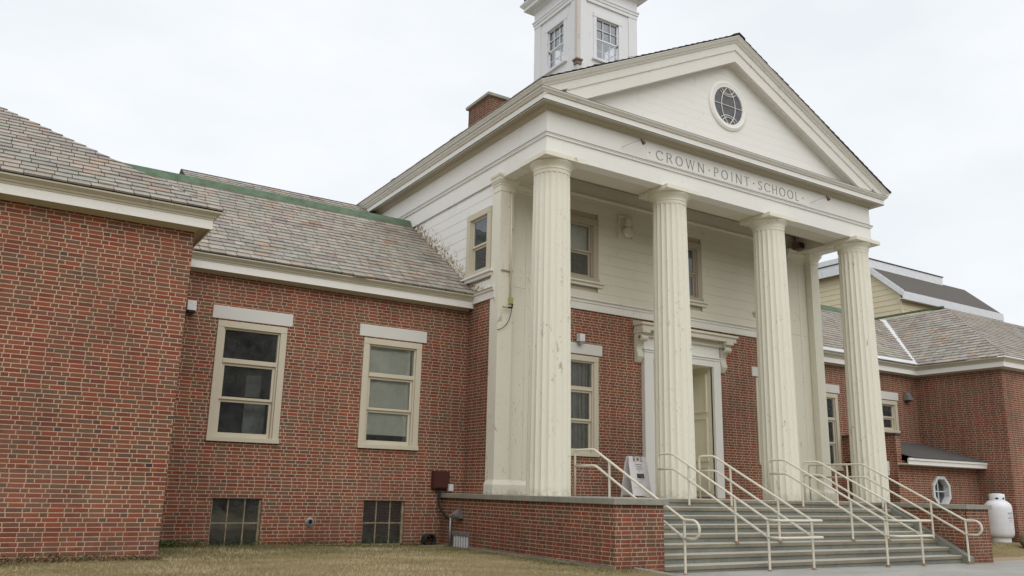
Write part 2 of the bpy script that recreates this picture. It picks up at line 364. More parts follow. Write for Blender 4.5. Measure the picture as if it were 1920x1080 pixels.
# ---------------------------------------------------------------- ground
def sstep(a, b, x):
    t = max(0, min(1, (x-a)/(b-a))); return t*t*(3-2*t)
def gz(x, y):
    z = -1.115-.05*sstep(5, 8.6, x)-.14*sstep(8.9, 9.7, x)-.055*sstep(10, 21, x)
    z += .20*sstep(12.2, 13.6, y)*sstep(20.6, 22, x)
    z -= .028*max(0, 10.6-y) if y > -30 else .028*40.6
    return z
def ground():
    k = N('ground_soil', .95, .1)
    a = k.noise(1.3, 6, .7); b = k.noise(28, 5, .75, w=3); c2 = k.noise(5, 4, .6, w=8)
    P = k.sep(k.pos())
    c = k.mix(k.rng(a, .35, .65), (.24, .19, .10, 1), (.31, .255, .14, 1))
    near = k.rng(k.math('ADD', P[1], k.math('MULTIPLY', c2, 2.0)), 14.6, 15.6)
    c = k.mix(k.math('MULTIPLY', near, .6), c, (.075, .09, .03, 1))
    c = k.mix(.6, c, k.ramp(b, [(.3, (.5, .5, .5)), (.7, (1.35, 1.3, 1.2))]), 'MULTIPLY')
    k.base(c); k.bump(b, .03, .8); M['soil'] = k.m
    mb = MB(); xs = [-600, -200, -80, -30, -12, -6]+[x*.5 for x in range(-11, 66)]+[36, 45, 80, 200, 600]
    ys = [-600, -200, -60, -20, -10]+[y*.5 for y in range(-19, 40)]+[24, 35, 80, 200, 600]
    nx = len(xs)
    for y in ys:
        for x in xs: mb.v.append((x, y, gz(x, y)+.012*math.sin(x*2.1+y)*math.sin(y*1.7)))
    for j in range(len(ys)-1):
        for i in range(nx-1): mb.f.append((j*nx+i, j*nx+i+1, (j+1)*nx+i+1, (j+1)*nx+i))
    tag(mb.build('ground', 'soil', smooth=True), kind='structure')
    # paved forecourt and gravel path
    def sheet(name, mat, x0, x1, y0, y1, dz, step=.5, wob=0):
        mb = MB(); nx = max(2, int((x1-x0)/step)+1); ny = max(2, int((y1-y0)/step)+1)
        for j in range(ny):
            for i in range(nx):
                x = x0+(x1-x0)*i/(nx-1); y = y0+(y1-y0)*j/(ny-1)
                if wob and j in (0, ny-1): y += wob*math.sin(x*3.3)+wob*.6*math.sin(x*7.7+2)
                mb.v.append((x, y, gz(x, y)+dz))
        for j in range(ny-1):
            for i in range(nx-1): mb.f.append((j*nx+i, j*nx+i+1, (j+1)*nx+i+1, (j+1)*nx+i))
        b0 = len(mb.v)
        for j in range(ny): v_ = mb.v[j*nx]; mb.v.append((v_[0], v_[1], v_[2]-.35))
        for j in range(ny-1): mb.f.append((j*nx, (j+1)*nx, b0+j+1, b0+j))
        return tag(mb.build(name, mat, smooth=True), kind='structure')
    kk = N('paving', .8, .25)
    a = kk.noise(.8, 6, .7, stretch=(.5, 1.6, 1)); b = kk.noise(50, 4, .7, w=2); c3 = kk.noise(4, 6, .7, w=6, stretch=(.4, 2, 1))
    c = kk.mix(kk.rng(a, .3, .7), (.33, .325, .30, 1), (.42, .41, .385, 1))
    c = kk.mix(kk.math('MULTIPLY', kk.rng(c3, .5, .75), .3), c, (.23, .22, .19, 1))
    c = kk.mix(.3, c, kk.ramp(b, [(.3, (.75, .75, .75)), (.7, (1.2, 1.2, 1.2))]), 'MULTIPLY')
    P = kk.sep(kk.pos()); jx = kk.rng(kk.math('ABSOLUTE', kk.math('SUBTRACT', kk.math('FRACT', kk.math('DIVIDE', P[0], 3.1)), .5)), .4975, .499)
    c = kk.mix(kk.math('MULTIPLY', jx, .5), c, (.13, .12, .1, 1)); crk = kk.rng(kk.math('ABSOLUTE', kk.math('SUBTRACT', kk.noise(.45, 8, .65, w=12), .5)), .0022, .0); c = kk.mix(kk.math('MULTIPLY', crk, .7), c, (.12, .11, .09, 1))
    blot = kk.rng(kk.noise(1.4, 6, .7, w=22), .50, .66); c = kk.mix(kk.math('MULTIPLY', blot, .28), c, (.24, .22, .18, 1)); kk.base(c); kk.bump(b, .004, .5); M['paving'] = kk.m
    sheet('pavement', 'paving', 8.95, 40, -8, 10.95, .03)
    M['gravel'] = plain('tan_gravel', (.40, .31, .215), .95, .1, .35, 60, bump=.01)
    sheet('gravel_path', 'gravel', 19.6, 40, 10.96, 11.75, .022, .25, .03)
ground()

def grass():
    k = N('grass_blades', .8, .15); at = k.n('ShaderNodeAttribute', attribute_name='rnd')
    k.base(k.ramp(at.outputs['Fac'], [(0, (.52, .42, .26)), (.25, (.39, .325, .185)), (.45, (.26, .24, .12)), (.6, (.16, .155, .055)), (.8, (.095, .12, .035)), (1, (.055, .085, .022))]))
    M['grassblade'] = k.m
    mb = MB(); R = random.Random(3)
    def patch(n, x0, x1, y0, y1, green):
        for _ in range(n):
            x = R.uniform(x0, x1); y = R.uniform(y0, y1)
            if 1.0 < 0: continue
            if x < 2.28 and y > 13.88: continue
            if x > 8.5 and y > 10.66 and x < 20.5: continue
            if x > 8.9 and y < 11.8 and x < 19: continue
            z = gz(x, y)-.01; h = R.uniform(.012, .05)*(1.3 if R.random() < .1 else 1); a = R.uniform(0, 6.28); wd = R.uniform(.003, .007)
            dx, dy = math.cos(a)*wd, math.sin(a)*wd; lx, ly = R.uniform(-.035, .035), R.uniform(-.035, .035)
            i = len(mb.v); mb.v += [(x-dx, y-dy, z), (x+dx, y+dy, z), (x+lx, y+ly, z+h)]; mb.f.append((i, i+1, i+2))
            pn = .5+.5*math.sin(x*1.9+math.sin(y*2.3)*1.5)*math.sin(y*3.1+x*.7)
            g = green(x, y)+.5*(pn-.5)+R.gauss(0, .13)
            mb.a.append(max(0, min(1, g)))
    def gr(x, y):
        wy = 16.65 if x > 2.32 else 13.9
        dd = min(wy-y, 9 if x < 3 else 9)
        if x > 6: dd = min(dd, (8.55-x)*1.1+.15)
        return .20+.5*(1-sstep(.1, 1.3, dd))
    patch(75000, -3.5, 8.95, 10.2, 16.64, gr)
    patch(9000, 19.5, 30, 11.8, 16, lambda x, y: .33+.2*sstep(12, 13.5, y))
    tag(mb.build('lawn_grass', 'grassblade', fix=False, attr=True), 'short dry brown and green lawn grass in front of the brick walls', 'grass', kind='stuff')
    # leaf litter and weeds along the foot of the left wing
    mb = MB()
    for _ in range(1500):
        x = R.uniform(-3, 2.35); y = 13.88-abs(R.gauss(0, .12)); z = gz(x, y)+R.uniform(0, .06); a = R.uniform(0, 6.28); l = R.uniform(.02, .06); b = R.uniform(-.03, .03)
        i = len(mb.v); mb.v += [(x, y, z), (x+math.cos(a)*l, y+math.sin(a)*l*.5, z+b), (x+math.cos(a+.7)*l*.8, y+math.sin(a+.7)*l*.4, z+b+.02)]; mb.f.append((i, i+1, i+2))
    tag(mb.build('leaf_litter', 'bark', fix=False), 'dead leaves and twigs along the foot of the left brick wing', 'leaf litter', kind='stuff')
    k = N('weed_leaves', .7, .2); k.base(k.mix(k.noise(9), (.03, .055, .018, 1), (.10, .14, .045, 1))); M['weed'] = k.m
    mb = MB()
    for _ in range(2600):
        t = R.random()
        if t < .5: x = 2.4+abs(R.gauss(0, .45)); y = 16.62-abs(R.gauss(0, .18))
        elif t < .75: x = R.uniform(-2.5, 2.2); y = 13.86-abs(R.gauss(0, .08))
        else: x = R.uniform(3, 8.3); y = 16.62-abs(R.gauss(0, .1))
        z = gz(x, y)+R.uniform(0, .1); a = R.uniform(0, 6.28); l = R.uniform(.02, .07)
        i = len(mb.v); mb.v += [(x, y, z), (x+math.cos(a)*l, y+math.sin(a)*l*.5, z+R.uniform(-.01, .04)), (x+math.cos(a+.6)*l*.7, y+math.sin(a+.6)*l*.4, z+.02)]; mb.f.append((i, i+1, i+2))
    tag(mb.build('weeds', 'weed', fix=False), 'low green weeds in the corner behind the left wing', 'weeds', kind='stuff')
grass()

def wood():
    # bare wood across the road, facing the school: what its windows reflect
    R = random.Random(9); m = MB()
    for t in range(74):
        x = -90+t*2.6+R.uniform(-1, 1); y = -42+R.uniform(-6, 6); h = R.uniform(17, 27); g = -2.8
        m.tube([(x, y, g), (x+R.uniform(-.5, .5), y, g+h*.5), (x+R.uniform(-1, 1), y, g+h*.95)], .16, 5)
        for _ in range(34):
            z0 = g+h*R.uniform(.08, .92); a = R.uniform(0, 6.28); l = R.uniform(1.5, 4)*(1.1-(z0-g)/h*.5); e = (x+math.cos(a)*l, y+math.sin(a)*l, z0+l*R.uniform(.3, 1.1)); m.tube([(x, y, z0), e], .045, 3)
            for _ in range(24):
                f_ = R.uniform(.3, 1.1); c = [x+(e[0]-x)*f_, y+(e[1]-y)*f_, z0+(e[2]-z0)*f_]; i = len(m.v)
                for _ in range(3): m.v.append(tuple(q+R.uniform(-.6, .6) for q in c))
                m.f.append((i, i+1, i+2))
    mh = MB(); xs = [-160+i*5 for i in range(80)]
    for j, (yy, hh) in enumerate(((-58, -3), (-60, 12), (-66, 21), (-80, 27), (-120, 20), (-160, -3))):
        for x in xs: mh.v.append((x, yy+R.uniform(-2, 2), hh if hh < 0 else hh+R.uniform(-2.2, 2.2)+2*math.sin(x*.05)))
    for j in range(5):
        for i in range(79): mh.f.append((j*80+i, j*80+i+1, (j+1)*80+i+1, (j+1)*80+i))
    tag(mh.build('reflection_backdrop', plain('backdrop_slope', (.17, .16, .145), .95, .1, .5, .3, bump=0), fix=False), kind='structure')  # unseen slope added behind the trees to darken the window reflections
    tag(m.build('distant_wood', plain('winter_wood', (.075, .07, .06), .9, .1, .4, 1), fix=False), 'bare dark wood on the far side of the road, opposite the school', 'wood', kind='stuff')
wood()

# ---------------------------------------------------------------- the school
B = empty('school_building', (14.5, 16.65, -1.2), 'red brick school with a white columned portico, cupola and slate roofed wings', 'school building')
XL, XR = 9.03, 20.07            # entablature faces
YW, YF, YM = 16.65, 13.9, 15.6  # wing wall, projecting wings, porch wall
LWX, RWX = 2.26, 26.6

def room(mb, axis, c, u0, u1, z0, z1, d0=.25, d1=1.3, sgn=-1):
    def P(u, d, z): return (u, c-sgn*d, z) if axis == 'y' else (c-sgn*d, u, z)
    mb.poly(P(u0, d1, z0), P(u1, d1, z0), P(u1, d1, z1), P(u0, d1, z1))
    mb.poly(P(u0, d0, z0), P(u0, d1, z0), P(u0, d1, z1), P(u0, d0, z1)); mb.poly(P(u1, d0, z0), P(u1, d1, z0), P(u1, d1, z1), P(u1, d0, z1))
    mb.poly(P(u0, d0, z0), P(u1, d0, z0), P(u1, d1, z0), P(u0, d1, z0)); mb.poly(P(u0, d0, z1), P(u1, d0, z1), P(u1, d1, z1), P(u0, d1, z1))

def fbox(mb, axis, c, u0, u1, z0, z1, f, b, sgn=-1):
    # box on facade plane: from f in front (outwards) to b behind
    p, q = c+sgn*f, c-sgn*b
    if axis == 'y': mb.box(u0, min(p, q), z0, u1, max(p, q), z1)
    else: mb.box(min(p, q), u0, z0, max(p, q), u1, z1)

def window(axis, c, x0, x1, z0, z1, kind, mat='casing', lintel=None, blinds=None, sgn=-1, label=None, sill=None, cw=.13, inner=False):
    """kind 3: transom over double hung; kind 2: double hung."""
    f = MB()
    fbox(f, axis, c, x0, x0+cw, z0+.09, z1-cw, .03, .10); fbox(f, axis, c, x1-cw, x1, z0+.09, z1-cw, .03, .10)
    fbox(f, axis, c, x0, x1, z1-cw, z1, .034, .10); fbox(f, axis, c, x0-.01, x1+.01, z0, z0+.09, .06, .10)
    fbox(f, axis, c, x0+cw, x0+cw+.035, z0+.09, z1-cw, -.01, .12); fbox(f, axis, c, x1-cw-.035, x1-cw, z0+.09, z1-cw, -.01, .12)
    a, b = x0+cw+.035, x1-cw-.035; s = MB(); g = MB(); parts = []
    zb, zt = z0+.09, z1-cw
    if kind == 3:
        h = zt-zb; t1 = zb+h*.715; t0 = t1-.09; m = zb+h*.34
        fbox(f, axis, c, a, b, t0, t1, .0, .12); fbox(f, axis, c, a, b, zt-.035, zt, -.01, .10)
        fbox(g, axis, c, a, b, t1, zt-.035, -.055, .061)
        top, g0 = t0, g
        segs = [(m, top, -.04), (zb, m, -.075)]
    else:
        m = zb+(zt-zb)*.475; segs = [(m, zt, -.04), (zb, m, -.075)]
    W = f.build('window', mat, B, bevel=.006)
    if label: W['label'] = label
    for (q0, q1, d) in segs:
        s = MB(); st = .055; bt = .085 if q0 == zb else .05
        fbox(s, axis, c, a+.002, a+st, q0, q1, d, .045-d); fbox(s, axis, c, b-st, b-.002, q0, q1, d, .045-d)
        fbox(s, axis, c, a+st, b-st, q0, q0+bt, d+.002, .045-d); fbox(s, axis, c, a+st, b-st, q1-.05, q1, d+.002, .045-d)
        fbox(g, axis, c, a+st, b-st, q0+bt, q1-.05, d-.02, -d+.026)
        s.build('sash', mat, W, bevel=.004)
    g.build('glass_pane', 'glass', W)
    r = MB(); room(r, axis, c, a-.1, b+.1, zb-.1, zt+.1, .2, 1.4, sgn); r.build('room_recess', 'room' if blinds else 'dark', W, fix=False)
    if blinds:
        mt, spans = blinds; bl = MB()
        for (q0, q1) in spans:
            if mt == 'blind':
                z = q0
                while z < q1:
                    fbox(bl, axis, c, a+.03, b-.03, z, z+.017, -.15, .153, sgn); z += .02
            else:
                n = 26
                for j in range(n):
                    u = a+.03+(b-a-.06)*j/n; off = .018*math.sin(j*1.9)
                    fbox(bl, axis, c, u, u+(b-a-.06)/n-.001, q0, q1, -.17-off, .175+off, sgn)
        bl.build('blind' if mt == 'blind' else 'curtain', mt, W)
    if inner:
        l = MB(); fbox(l, axis, c, a+(b-a)*.58, b-.02, zb+.02, zb+.72, -.45, .47); fbox(l, axis, c, a+(b-a)*.62, b-.1, zb+.86, zb+1.3, -.62, .64); l.build('inner_screen', 'curtain', W)
        l = MB(); fbox(l, axis, c, a-.05, b+.05, zt-.02, zt+.09, -.3, 1.2); l.build('ceiling_panel', 'room', W)
    if lintel:
        l = MB(); fbox(l, axis, c, lintel[0], lintel[1], z1+.03, z1+.29, .025, .1); l.build('lintel', 'lintel', W, bevel=.008)
    if sill:
        l = MB(); fbox(l, axis, c, x0-.16, x1+.16, z0-.045, z0, .10, .02); fbox(l, axis, c, x0-.11, x1+.11, z0-.12, z0-.045, .05, .02); l.build('sill', 'porch' if sill == 1 else 'white', W, bevel=.006)
    return W

# --- brick walls
wins = [(3.41, 4.80), (6.49, 7.88)]; rw = [(20.97, 22.36), (24.05, 25.44)]
H = [(a+.005, b-.005, .83, 3.165) for a, b in wins]+[(3.64, 4.60, -1.17, -.235), (6.71, 7.66, -1.17, -.24)]
mb = MB().wall('y', YW, LWX-.2, 9.06, -2.2, 4.09, H, .24); mb.build('brick_wall', 'brick', B, fix=False)
mb = MB().wall('y', YF, -14, LWX, -2.2, 4.09, (), .24); mb.wall('x', LWX, YF, YW+8, -2.2, 4.09, (), sgn=1); mb.build('brick_wall', 'brick', B, fix=False)
mb = MB().wall('x', 9.06, YM-.15, 30, -2.2, 4.25, ()); mb.build('brick_wall', 'brick', B, fix=False)
lw = [(10.68, 12.06), (17.5, 18.88)]
mb = MB().wall('y', YM, 9.06, 20.04, -.4, 4.30, [(a+.005, b-.005, .83, 3.165) for a, b in lw]+[(13.6, 15.92, -.06, 3.38)], .24); mb.wall('x', 20.04, YM-.15, 30, -2.2, 4.3, (), sgn=1)
mb.build('brick_wall', 'brick', B, fix=False)
H = [(rw[0][0]+.005, rw[0][1]-.005, .83, 3.165), (rw[1][0]+.005, rw[1][1]-.005, 2.12, 3.165)]
mb = MB().wall('y', YW, 20.04, RWX+.2, -2.2, 4.09, H, .24); mb.wall('y', 13.75, RWX, 46, -2.2, 4.09, ()); mb.wall('x', RWX, 13.75, YW+8, -2.2, 4.09, (), sgn=-1)
mb.build('brick_wall', 'brick', B, fix=False)
# vestibule in the right corner
oct_c, oct_r = (24.55, .27), .46
mb = MB()
x0, x1, z0, z1 = 22.5, RWX, -1.6, 1.12
a, b = oct_c[0]-oct_r, oct_c[0]+oct_r; c, d = oct_c[1]-oct_r, oct_c[1]+oct_r
mb.wall('y', 14.85, x0, x1, z0, z1, [(a, b, c, d)], .02)
def octp(y, r, h=1.0): return [(oct_c[0]+r*h*math.cos(math.pi/8+i*math.pi/4)/math.cos(math.pi/8), y, oct_c[1]+r*math.sin(math.pi/8+i*math.pi/4)/math.cos(math.pi/8)) for i in range(8)]
O = octp(14.85, oct_r); cor = [(b, 14.85, d), (a, 14.85, d), (a, 14.85, c), (b, 14.85, c)]
for i, ci in ((0, 0), (2, 1), (4, 2), (6, 3)): mb.poly(O[i], cor[ci], O[(i+1) % 8])
O2 = octp(15.0, oct_r)
for i in range(8): mb.poly(O[i], O[(i+1) % 8], O2[(i+1) % 8], O2[i])
mb.wall('x', x0, 14.85, YW, z0, 1.86, [(16.0, 16.62, -.05, 1.75)], .3, sgn=-1)
mb.prism([(22.505, 14.856, 1.12), (22.72, 14.856, 1.12), (22.72, 14.856, 1.86), (22.505, 14.856, 1.86)], (0, 1.79, 0)); mb.poly((22.5, 14.85, 1.12), (22.72, 14.85, 1.12), (22.72, 14.85, 1.86), (22.5, 14.85, 1.86))
VW = mb.build('vestibule_wall', 'brick', B, fix=False)
mb = MB(); O1 = octp(14.80, oct_r-.01); O3 = octp(14.80, oct_r-.10); O4 = octp(15.02, oct_r-.10); O5 = octp(14.97, oct_r-.01)
for i in range(8):
    j = (i+1) % 8
    mb.poly(O1[i], O1[j], O3[j], O3[i]); mb.poly(O3[i], O3[j], O4[j], O4[i]); mb.poly(O1[i], O1[j], O5[j], O5[i])
mb.box(oct_c[0]-.016, 14.93, oct_c[1]-.36, oct_c[0]+.016, 14.96, oct_c[1]+.36); mb.box(oct_c[0]-.36, 14.932, oct_c[1]-.016, oct_c[0]+.36, 14.958, oct_c[1]+.016)
OW = mb.build('window', 'whitemetal', B, fix=False); OW['label'] = 'small white octagonal window'
MB().poly(*octp(14.97, oct_r-.09)).build('glass_pane', 'glass', OW, fix=False)
r = MB(); room(r, 'y', 15.0, 24.0, 25.1, -.3, .85, .0, .9); r.build('room_recess', 'dark', OW, fix=False)
mb = MB(); mb.prism([(22.72, 14.46, 1.185), (22.72, 14.46, 1.21), (22.72, 16.65, 1.86), (22.72, 16.65, 1.83)], (RWX-22.72, 0, 0))
mb.box(22.46, 14.8, 1.86, 22.76, 16.65, 1.91); VR = mb.build('vestibule_roof', 'asphalt', B)
mb = MB().box(22.5, 14.50, 1.0, RWX, 14.53, 1.17).box(22.5, 14.53, 1.0, RWX, 14.86, 1.03).box(22.5, 14.47, 1.12, RWX, 14.5, 1.185); mb.build('fascia', 'white', B, bevel=.004)
mb = MB().box(22.1, 15.1, .80, 22.5, 15.22, 1.1).box(22.2, 15.11, .68, 22.5, 15.21, .80); mb.build('door_bracket', 'white', B, bevel=.02)
r = MB(); room(r, 'x', 22.5, 16.0, 16.62, -.05, 1.75, .28, .9); r.build('doorway', 'dark', B, fix=False)

# --- windows of the wings and porch
window('y', YW, *wins[0], .82, 3.17, 3, lintel=(3.29, 4.90), label='window with dark panes', inner=True)
window('y', YW, *wins[1], .82, 3.17, 3, lintel=(6.38, 7.99), blinds=('blind', [(1.12, 3.05)]), label='window with pale lowered blinds')
window('y', YW, *rw[0], .82, 3.17, 3, lintel=(20.87, 22.48))
window('y', YW, *rw[1], 2.12, 3.17, 2, lintel=(23.94, 25.54))
window('y', YM, *lw[0], .82, 3.17, 3, lintel=(10.55, 12.18), blinds=('curtain', [(.95, 3.05)]))
window('y', YM, *lw[1], .82, 3.17, 3, lintel=(17.37, 18.99), blinds=('curtain', [(.95, 3.05)]))
for i, (a, b) in enumerate([(10.97, 12.03), (14.49, 15.54), (17.62, 18.67)]):
    window('y', YM-.05, a, b, 4.99, 6.6, 2, mat='casing_brown', sill=1, cw=.16, blinds=('blind', [(5.72, 6.45)]))
window('x', 9.04, 15.70, 16.80, 4.87, 6.43, 2, mat='casing', sill=2, cw=.15, blinds=('blind', [(5.55, 6.3)]))
for x0, x1 in ((3.64, 4.60), (6.71, 7.66)):
    f = MB(); zb, zt = -1.17, -.235
    f.box(x0, YW+.05, zb, x1, YW+.10, zb+.05); f.box(x0, YW+.05, zt-.025, x1, YW+.1, zt); f.box(x0, YW+.05, zb, x0+.03, YW+.1, zt); f.box(x1-.05, YW+.05, zb, x1, YW+.1, zt)
    for t in (1/3, 2/3): f.box(x0+(x1-x0)*t-.012, YW+.055, zb, x0+(x1-x0)*t+.012, YW+.085, zt)
    f.box(x0, YW+.053, (zb+zt)/2-.012, x1, YW+.087, (zb+zt)/2+.012)
    f.box(x0-.03, YW-.03, zb-.05, x1+.02, YW+.1, zb+.005)
    Wb = f.build('basement_window', M.setdefault('rustframe', plain('rusty_sash', (.30, .25, .16), .8, .2, .5, 12)), B); Wb['label'] = 'low six pane basement window'
    MB().box(x0, YW+.066, zb, x1, YW+.07, zt).build('glass_pane', 'glass', Wb); r = MB(); room(r, 'y', YW, x0, x1, zb, zt, .12, 1.0); r.build('room_recess', 'dark', Wb, fix=False)

# --- siding boards
def boards(name, quads, mat, parent=B): ...
mb = MB(); z = 4.50; RR = random.Random(2)
holes = [(10.97-.005, 12.03+.005, 4.98, 6.61), (14.485, 15.545, 4.98, 6.61), (17.615, 18.675, 4.98, 6.61)]
mb = MB()
for k_ in range(13):
    za = 4.50+k_*.25; zb = za+.2475
    if za > 7.5: break
    segs = [(9.06, 20.04)]
    for h in holes:
        if zb > h[2] and za < h[3]:
            ns = []
            for a, b in segs:
                if h[0] > a and h[1] < b: ns += [(a, h[0]), (h[1], b)]
                else: ns.append((a, b))
            segs = ns
    for a, b in segs: mb.box(a, YM-.045, za, b, YM-.02, min(zb, 7.6))
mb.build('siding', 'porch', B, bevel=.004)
mb = MB()
for k_ in range(12):
    za = 4.44+k_*.25; zb = za+.244
    for a, b in ([(15.5, 15.70), (16.80, 30)] if (zb > 4.86 and za < 6.44) else [(15.5, 30)]):
        mb.box(9.062, a, za, 9.08, b, min(zb, 7.2))
mb.build('siding', 'siding', B, bevel=.004)
bk = MB().wall('y', YM+.0, 9.08, 20.02, 4.3, 7.7, [(10.98, 12.02, 4.99, 6.6), (14.50, 15.53, 4.99, 6.6), (17.63, 18.66, 4.99, 6.6)], .12)
bk.wall('x', 9.082, 15.5, 30, 4.2, 8.2, [(15.71, 16.79, 4.88, 6.42)], .12); bk.wall('x', 20.03, 15.5, 30, 4.2, 8.2, (), sgn=1)
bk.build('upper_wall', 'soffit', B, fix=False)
# bands
mb = MB().sweep([(-.05, 4.28), (.05, 4.28), (.05, 4.44), (.075, 4.46), (.075, 4.50), (.12, 4.53), (.12, 4.555), (.02, 4.59), (-.05, 4.59)], [(9.3, YM), (20.0, YM)])
mb.sweep([(-.05, 4.20), (.04, 4.20), (.04, 4.36), (.07, 4.38), (.07, 4.41), (.10, 4.44), (.02, 4.47), (-.05, 4.47)], [(9.05, 17.3), (9.05, 15.45)])
mb.build('band_course', 'cornice', B)
# porch frieze on the wall, ceiling
mb = MB().sweep([(-.05, 7.12), (.04, 7.12), (.07, 7.15), (.07, 7.19), (.035, 7.21), (.035, 7.62), (-.05, 7.62)], [(9.2, YM-.02), (19.95, YM-.02)]); mb.build('porch_frieze', 'porch', B)
mb = MB().box(9.3, 14.2, 7.52, 19.9, YM+.1, 7.6); mb.build('porch_ceiling', M.setdefault('ceil', paint_mat('ceiling_shaded_cream', (.36, .31, .22), amount=.6)), B)  # cream ceiling, with the porch shade put into its darker colour
mb = MB().box(9.32, 13.775, 6.972, 19.78, 14.32, 7.56).box(XL+.29, 14.3, 6.974, 9.8, 15.4, 7.56).box(19.3, 14.3, 6.974, XR-.29, 15.4, 7.56); mb.build('porch_beam', 'porch', B, bevel=.004)

# --- entablature (mitred sweep round the portico)
path = [(XL, 27), (XL, 13.48), (XR, 13.48), (XR, 27)]
mb = MB().sweep([(-.3, 6.97), (0, 6.97), (0, 7.375), (.035, 7.378), (.035, 7.405), (.05, 7.42), (.05, 7.44), (-.3, 7.44)], path); mb.build('architrave', 'white', B)
mb = MB().sweep([(-.3, 7.44), (-.004, 7.44), (-.004, 7.96), (-.3, 7.96)], path); mb.build('frieze', 'white', B)
MB().sweep([(-.3, 7.955), (.02, 7.955), (.03, 7.99), (.07, 8.03), (.09, 8.075), (.22, 8.082), (-.3, 8.16)], path).build('bed_moulding', 'soffit', B)
MB().sweep([(.21, 8.083), (.235, 8.083), (.235, 8.045), (.29, 8.045), (.29, 8.168), (-.2, 8.168), (-.2, 8.15), (.21, 8.15)], path).build('corona', 'white', B)
MB().sweep([(-.3, 8.169), (.278, 8.169), (.278, 8.185), (.315, 8.19), (.33, 8.215), (.37, 8.25), (.375, 8.275), (.34, 8.31), (-.3, 8.34)], path).build('cornice', 'cornice', B)
M['shadeline'] = plain('shadow_line', (.16, .165, .17), .6, .4, .3, 10)  # thin dark strips that draw the shadow lines along the entablature mouldings
MB().sweep([(0, 7.442), (.056, 7.436), (.056, 7.449), (0, 7.458)], path).build('shadow_line', 'shadeline', B)
MB().sweep([(.27, 8.038), (.294, 8.038), (.294, 8.050), (.27, 8.0445)], path).build('shadow_line', 'shadeline', B)
MB().sweep([(-.02, 8.315), (.37, 8.282), (.379, 8.276), (.379, 8.288), (-.02, 8.345)], path).build('shadow_line', 'shadeline', B)
MB().sweep([(0, 6.962), (.004, 6.962), (.004, 6.969), (0, 6.969)], [(XL, 27), (XL, 15.7)]).build('shadow_line', 'shadeline', B)
# crown only along the eaves (left, right), carried round up the rakes
SL = .4975; XC = 14.6
ZA = 11.375
def zr(x): return ZA-.67-SL*abs(x-XC)      # underside of the raking cornice
crown = [(.30, 0), (.335, .0), (.345, .03), (.39, .07), (.42, .12), (.435, .125), (.435, .15), (.30, .15)]
mb = MB()
z0c = ZA-SL*(XC-(XL-.435))-.15
mb.sweep([(-.2, z0c-.03)]+[(a, z0c+h) for a, h in crown]+[(-.2, z0c+.15)], [(XL, 27), (XL, 13.48)]); n = len(mb.v)
mb.sweep([(-.2, z0c-.03)]+[(a, z0c+h) for a, h in crown]+[(-.2, z0c+.15)], [(XR, 13.48), (XR, 27)])
mv = []
for v in mb.v:      # mitre the eave crown into the front plane
    x, y, z = v
    if abs(y-13.48) < 1e-4:
        out = (XL-x) if x < 14 else (x-XR)
        y = 13.48-max(out, 0)
    mv.append((x, y, z))
mb.v = mv
mb.build('eave_crown', 'cornice', B)
def rake(prof, mat, name, cut=None):
    # prof (out, dz above zr); built as left and right pieces meeting at the apex
    m = MB(); n = len(prof)
    for sgn in (-1, 1):
        b = len(m.v)
        for o, h in prof: m.v.append((XC, 13.48-o, zr(XC)+h))
        for o, h in prof:
            x = (XL-max(o, -.0)) if sgn < 0 else (XR+max(o, -.0))
            if cut: x = XC+sgn*cut
            m.v.append((x, 13.48-o, zr(x)+h))
        for j in range(n): m.f.append((b+j, b+(j+1) % n, b+n+(j+1) % n, b+n+j))
        m.f.append(tuple(b+n+j for j in range(n)))
    return m.build(name, mat, B)
rake([(-.1, .10), (.0, .03), (.05, .02), (.09, .06), (.20, .065), (.20, .0), (.272, .0), (.272, .30), (.30, .31), (.30, .34), (-.1, .34)], 'cornice', 'raking_cornice', 5.25)
rake([(-.1, .34), (.302, .34), (.302, .50), (.335, .52), (.345, .545), (.39, .585), (.42, .64), (.435, .645), (.435, .668), (-.1, .668)], 'cornice', 'raking_crown')
# tympanum boards
mb = MB(); z = 8.30
while z < 10.9:
    z2 = min(z+.205, 10.95)
    xa = XC-(10.98-z)/SL; xb = XC-(10.98-z2)/SL; xc = XC+(10.98-z2)/SL; xd = XC+(10.98-z)/SL
    mb.prism([(xa, 13.47, z), (xd, 13.47, z), (xc, 13.47, z2+.0035), (xb, 13.47, z2+.0035)], (0, .03, 0)); z += .21
TY = mb.build('tympanum', 'white', B, bevel=.0015)
MB().poly((XL, 13.505, 8.2), (XR, 13.505, 8.2), (XC, 13.505, 11.1)).build('tympanum_backing', 'soffit', B, fix=False)
# oculus
oc = (14.54, 9.56)
mb = MB().lathe((oc[0], 13.47, oc[1]), [(.66, 0), (.66, .03), (.60, .06), (.55, .045), (.50, .045), (.49, .01), (.49, -.02)], 64, 'y', cap=False)
OCW = mb.build('window', 'white', B, smooth=True, fix=False, ang=30); OCW['label'] = 'round window with curved glazing bars'
mb = MB().lathe((oc[0], 13.455, oc[1]), [(.49, 0), (.49, .002)], 48, 'y'); mb.build('glass_pane', M.setdefault('dkglass', plain('dark_glazing', (.10, .10, .105), .12, .5, .4, 6, bump=0)), OCW)
mb = MB()
def arc(cx, cz, r, a0, a1):
    pts = []
    for i in range(19):
        a = math.radians(a0+(a1-a0)*i/18); x, z = cx+r*math.cos(a), cz+r*math.sin(a)
        if x*x+z*z <= .495**2: pts.append((oc[0]+x, 13.44, oc[1]+z))
    if len(pts) > 1: mb.tube(pts, .011, 6)
arc(.42, 0, .66, 110, 250); arc(-.42, 0, .66, -70, 70); mb.tube([(oc[0]-.49, 13.44, oc[1]), (oc[0]+.49, 13.44, oc[1])], .009, 6)
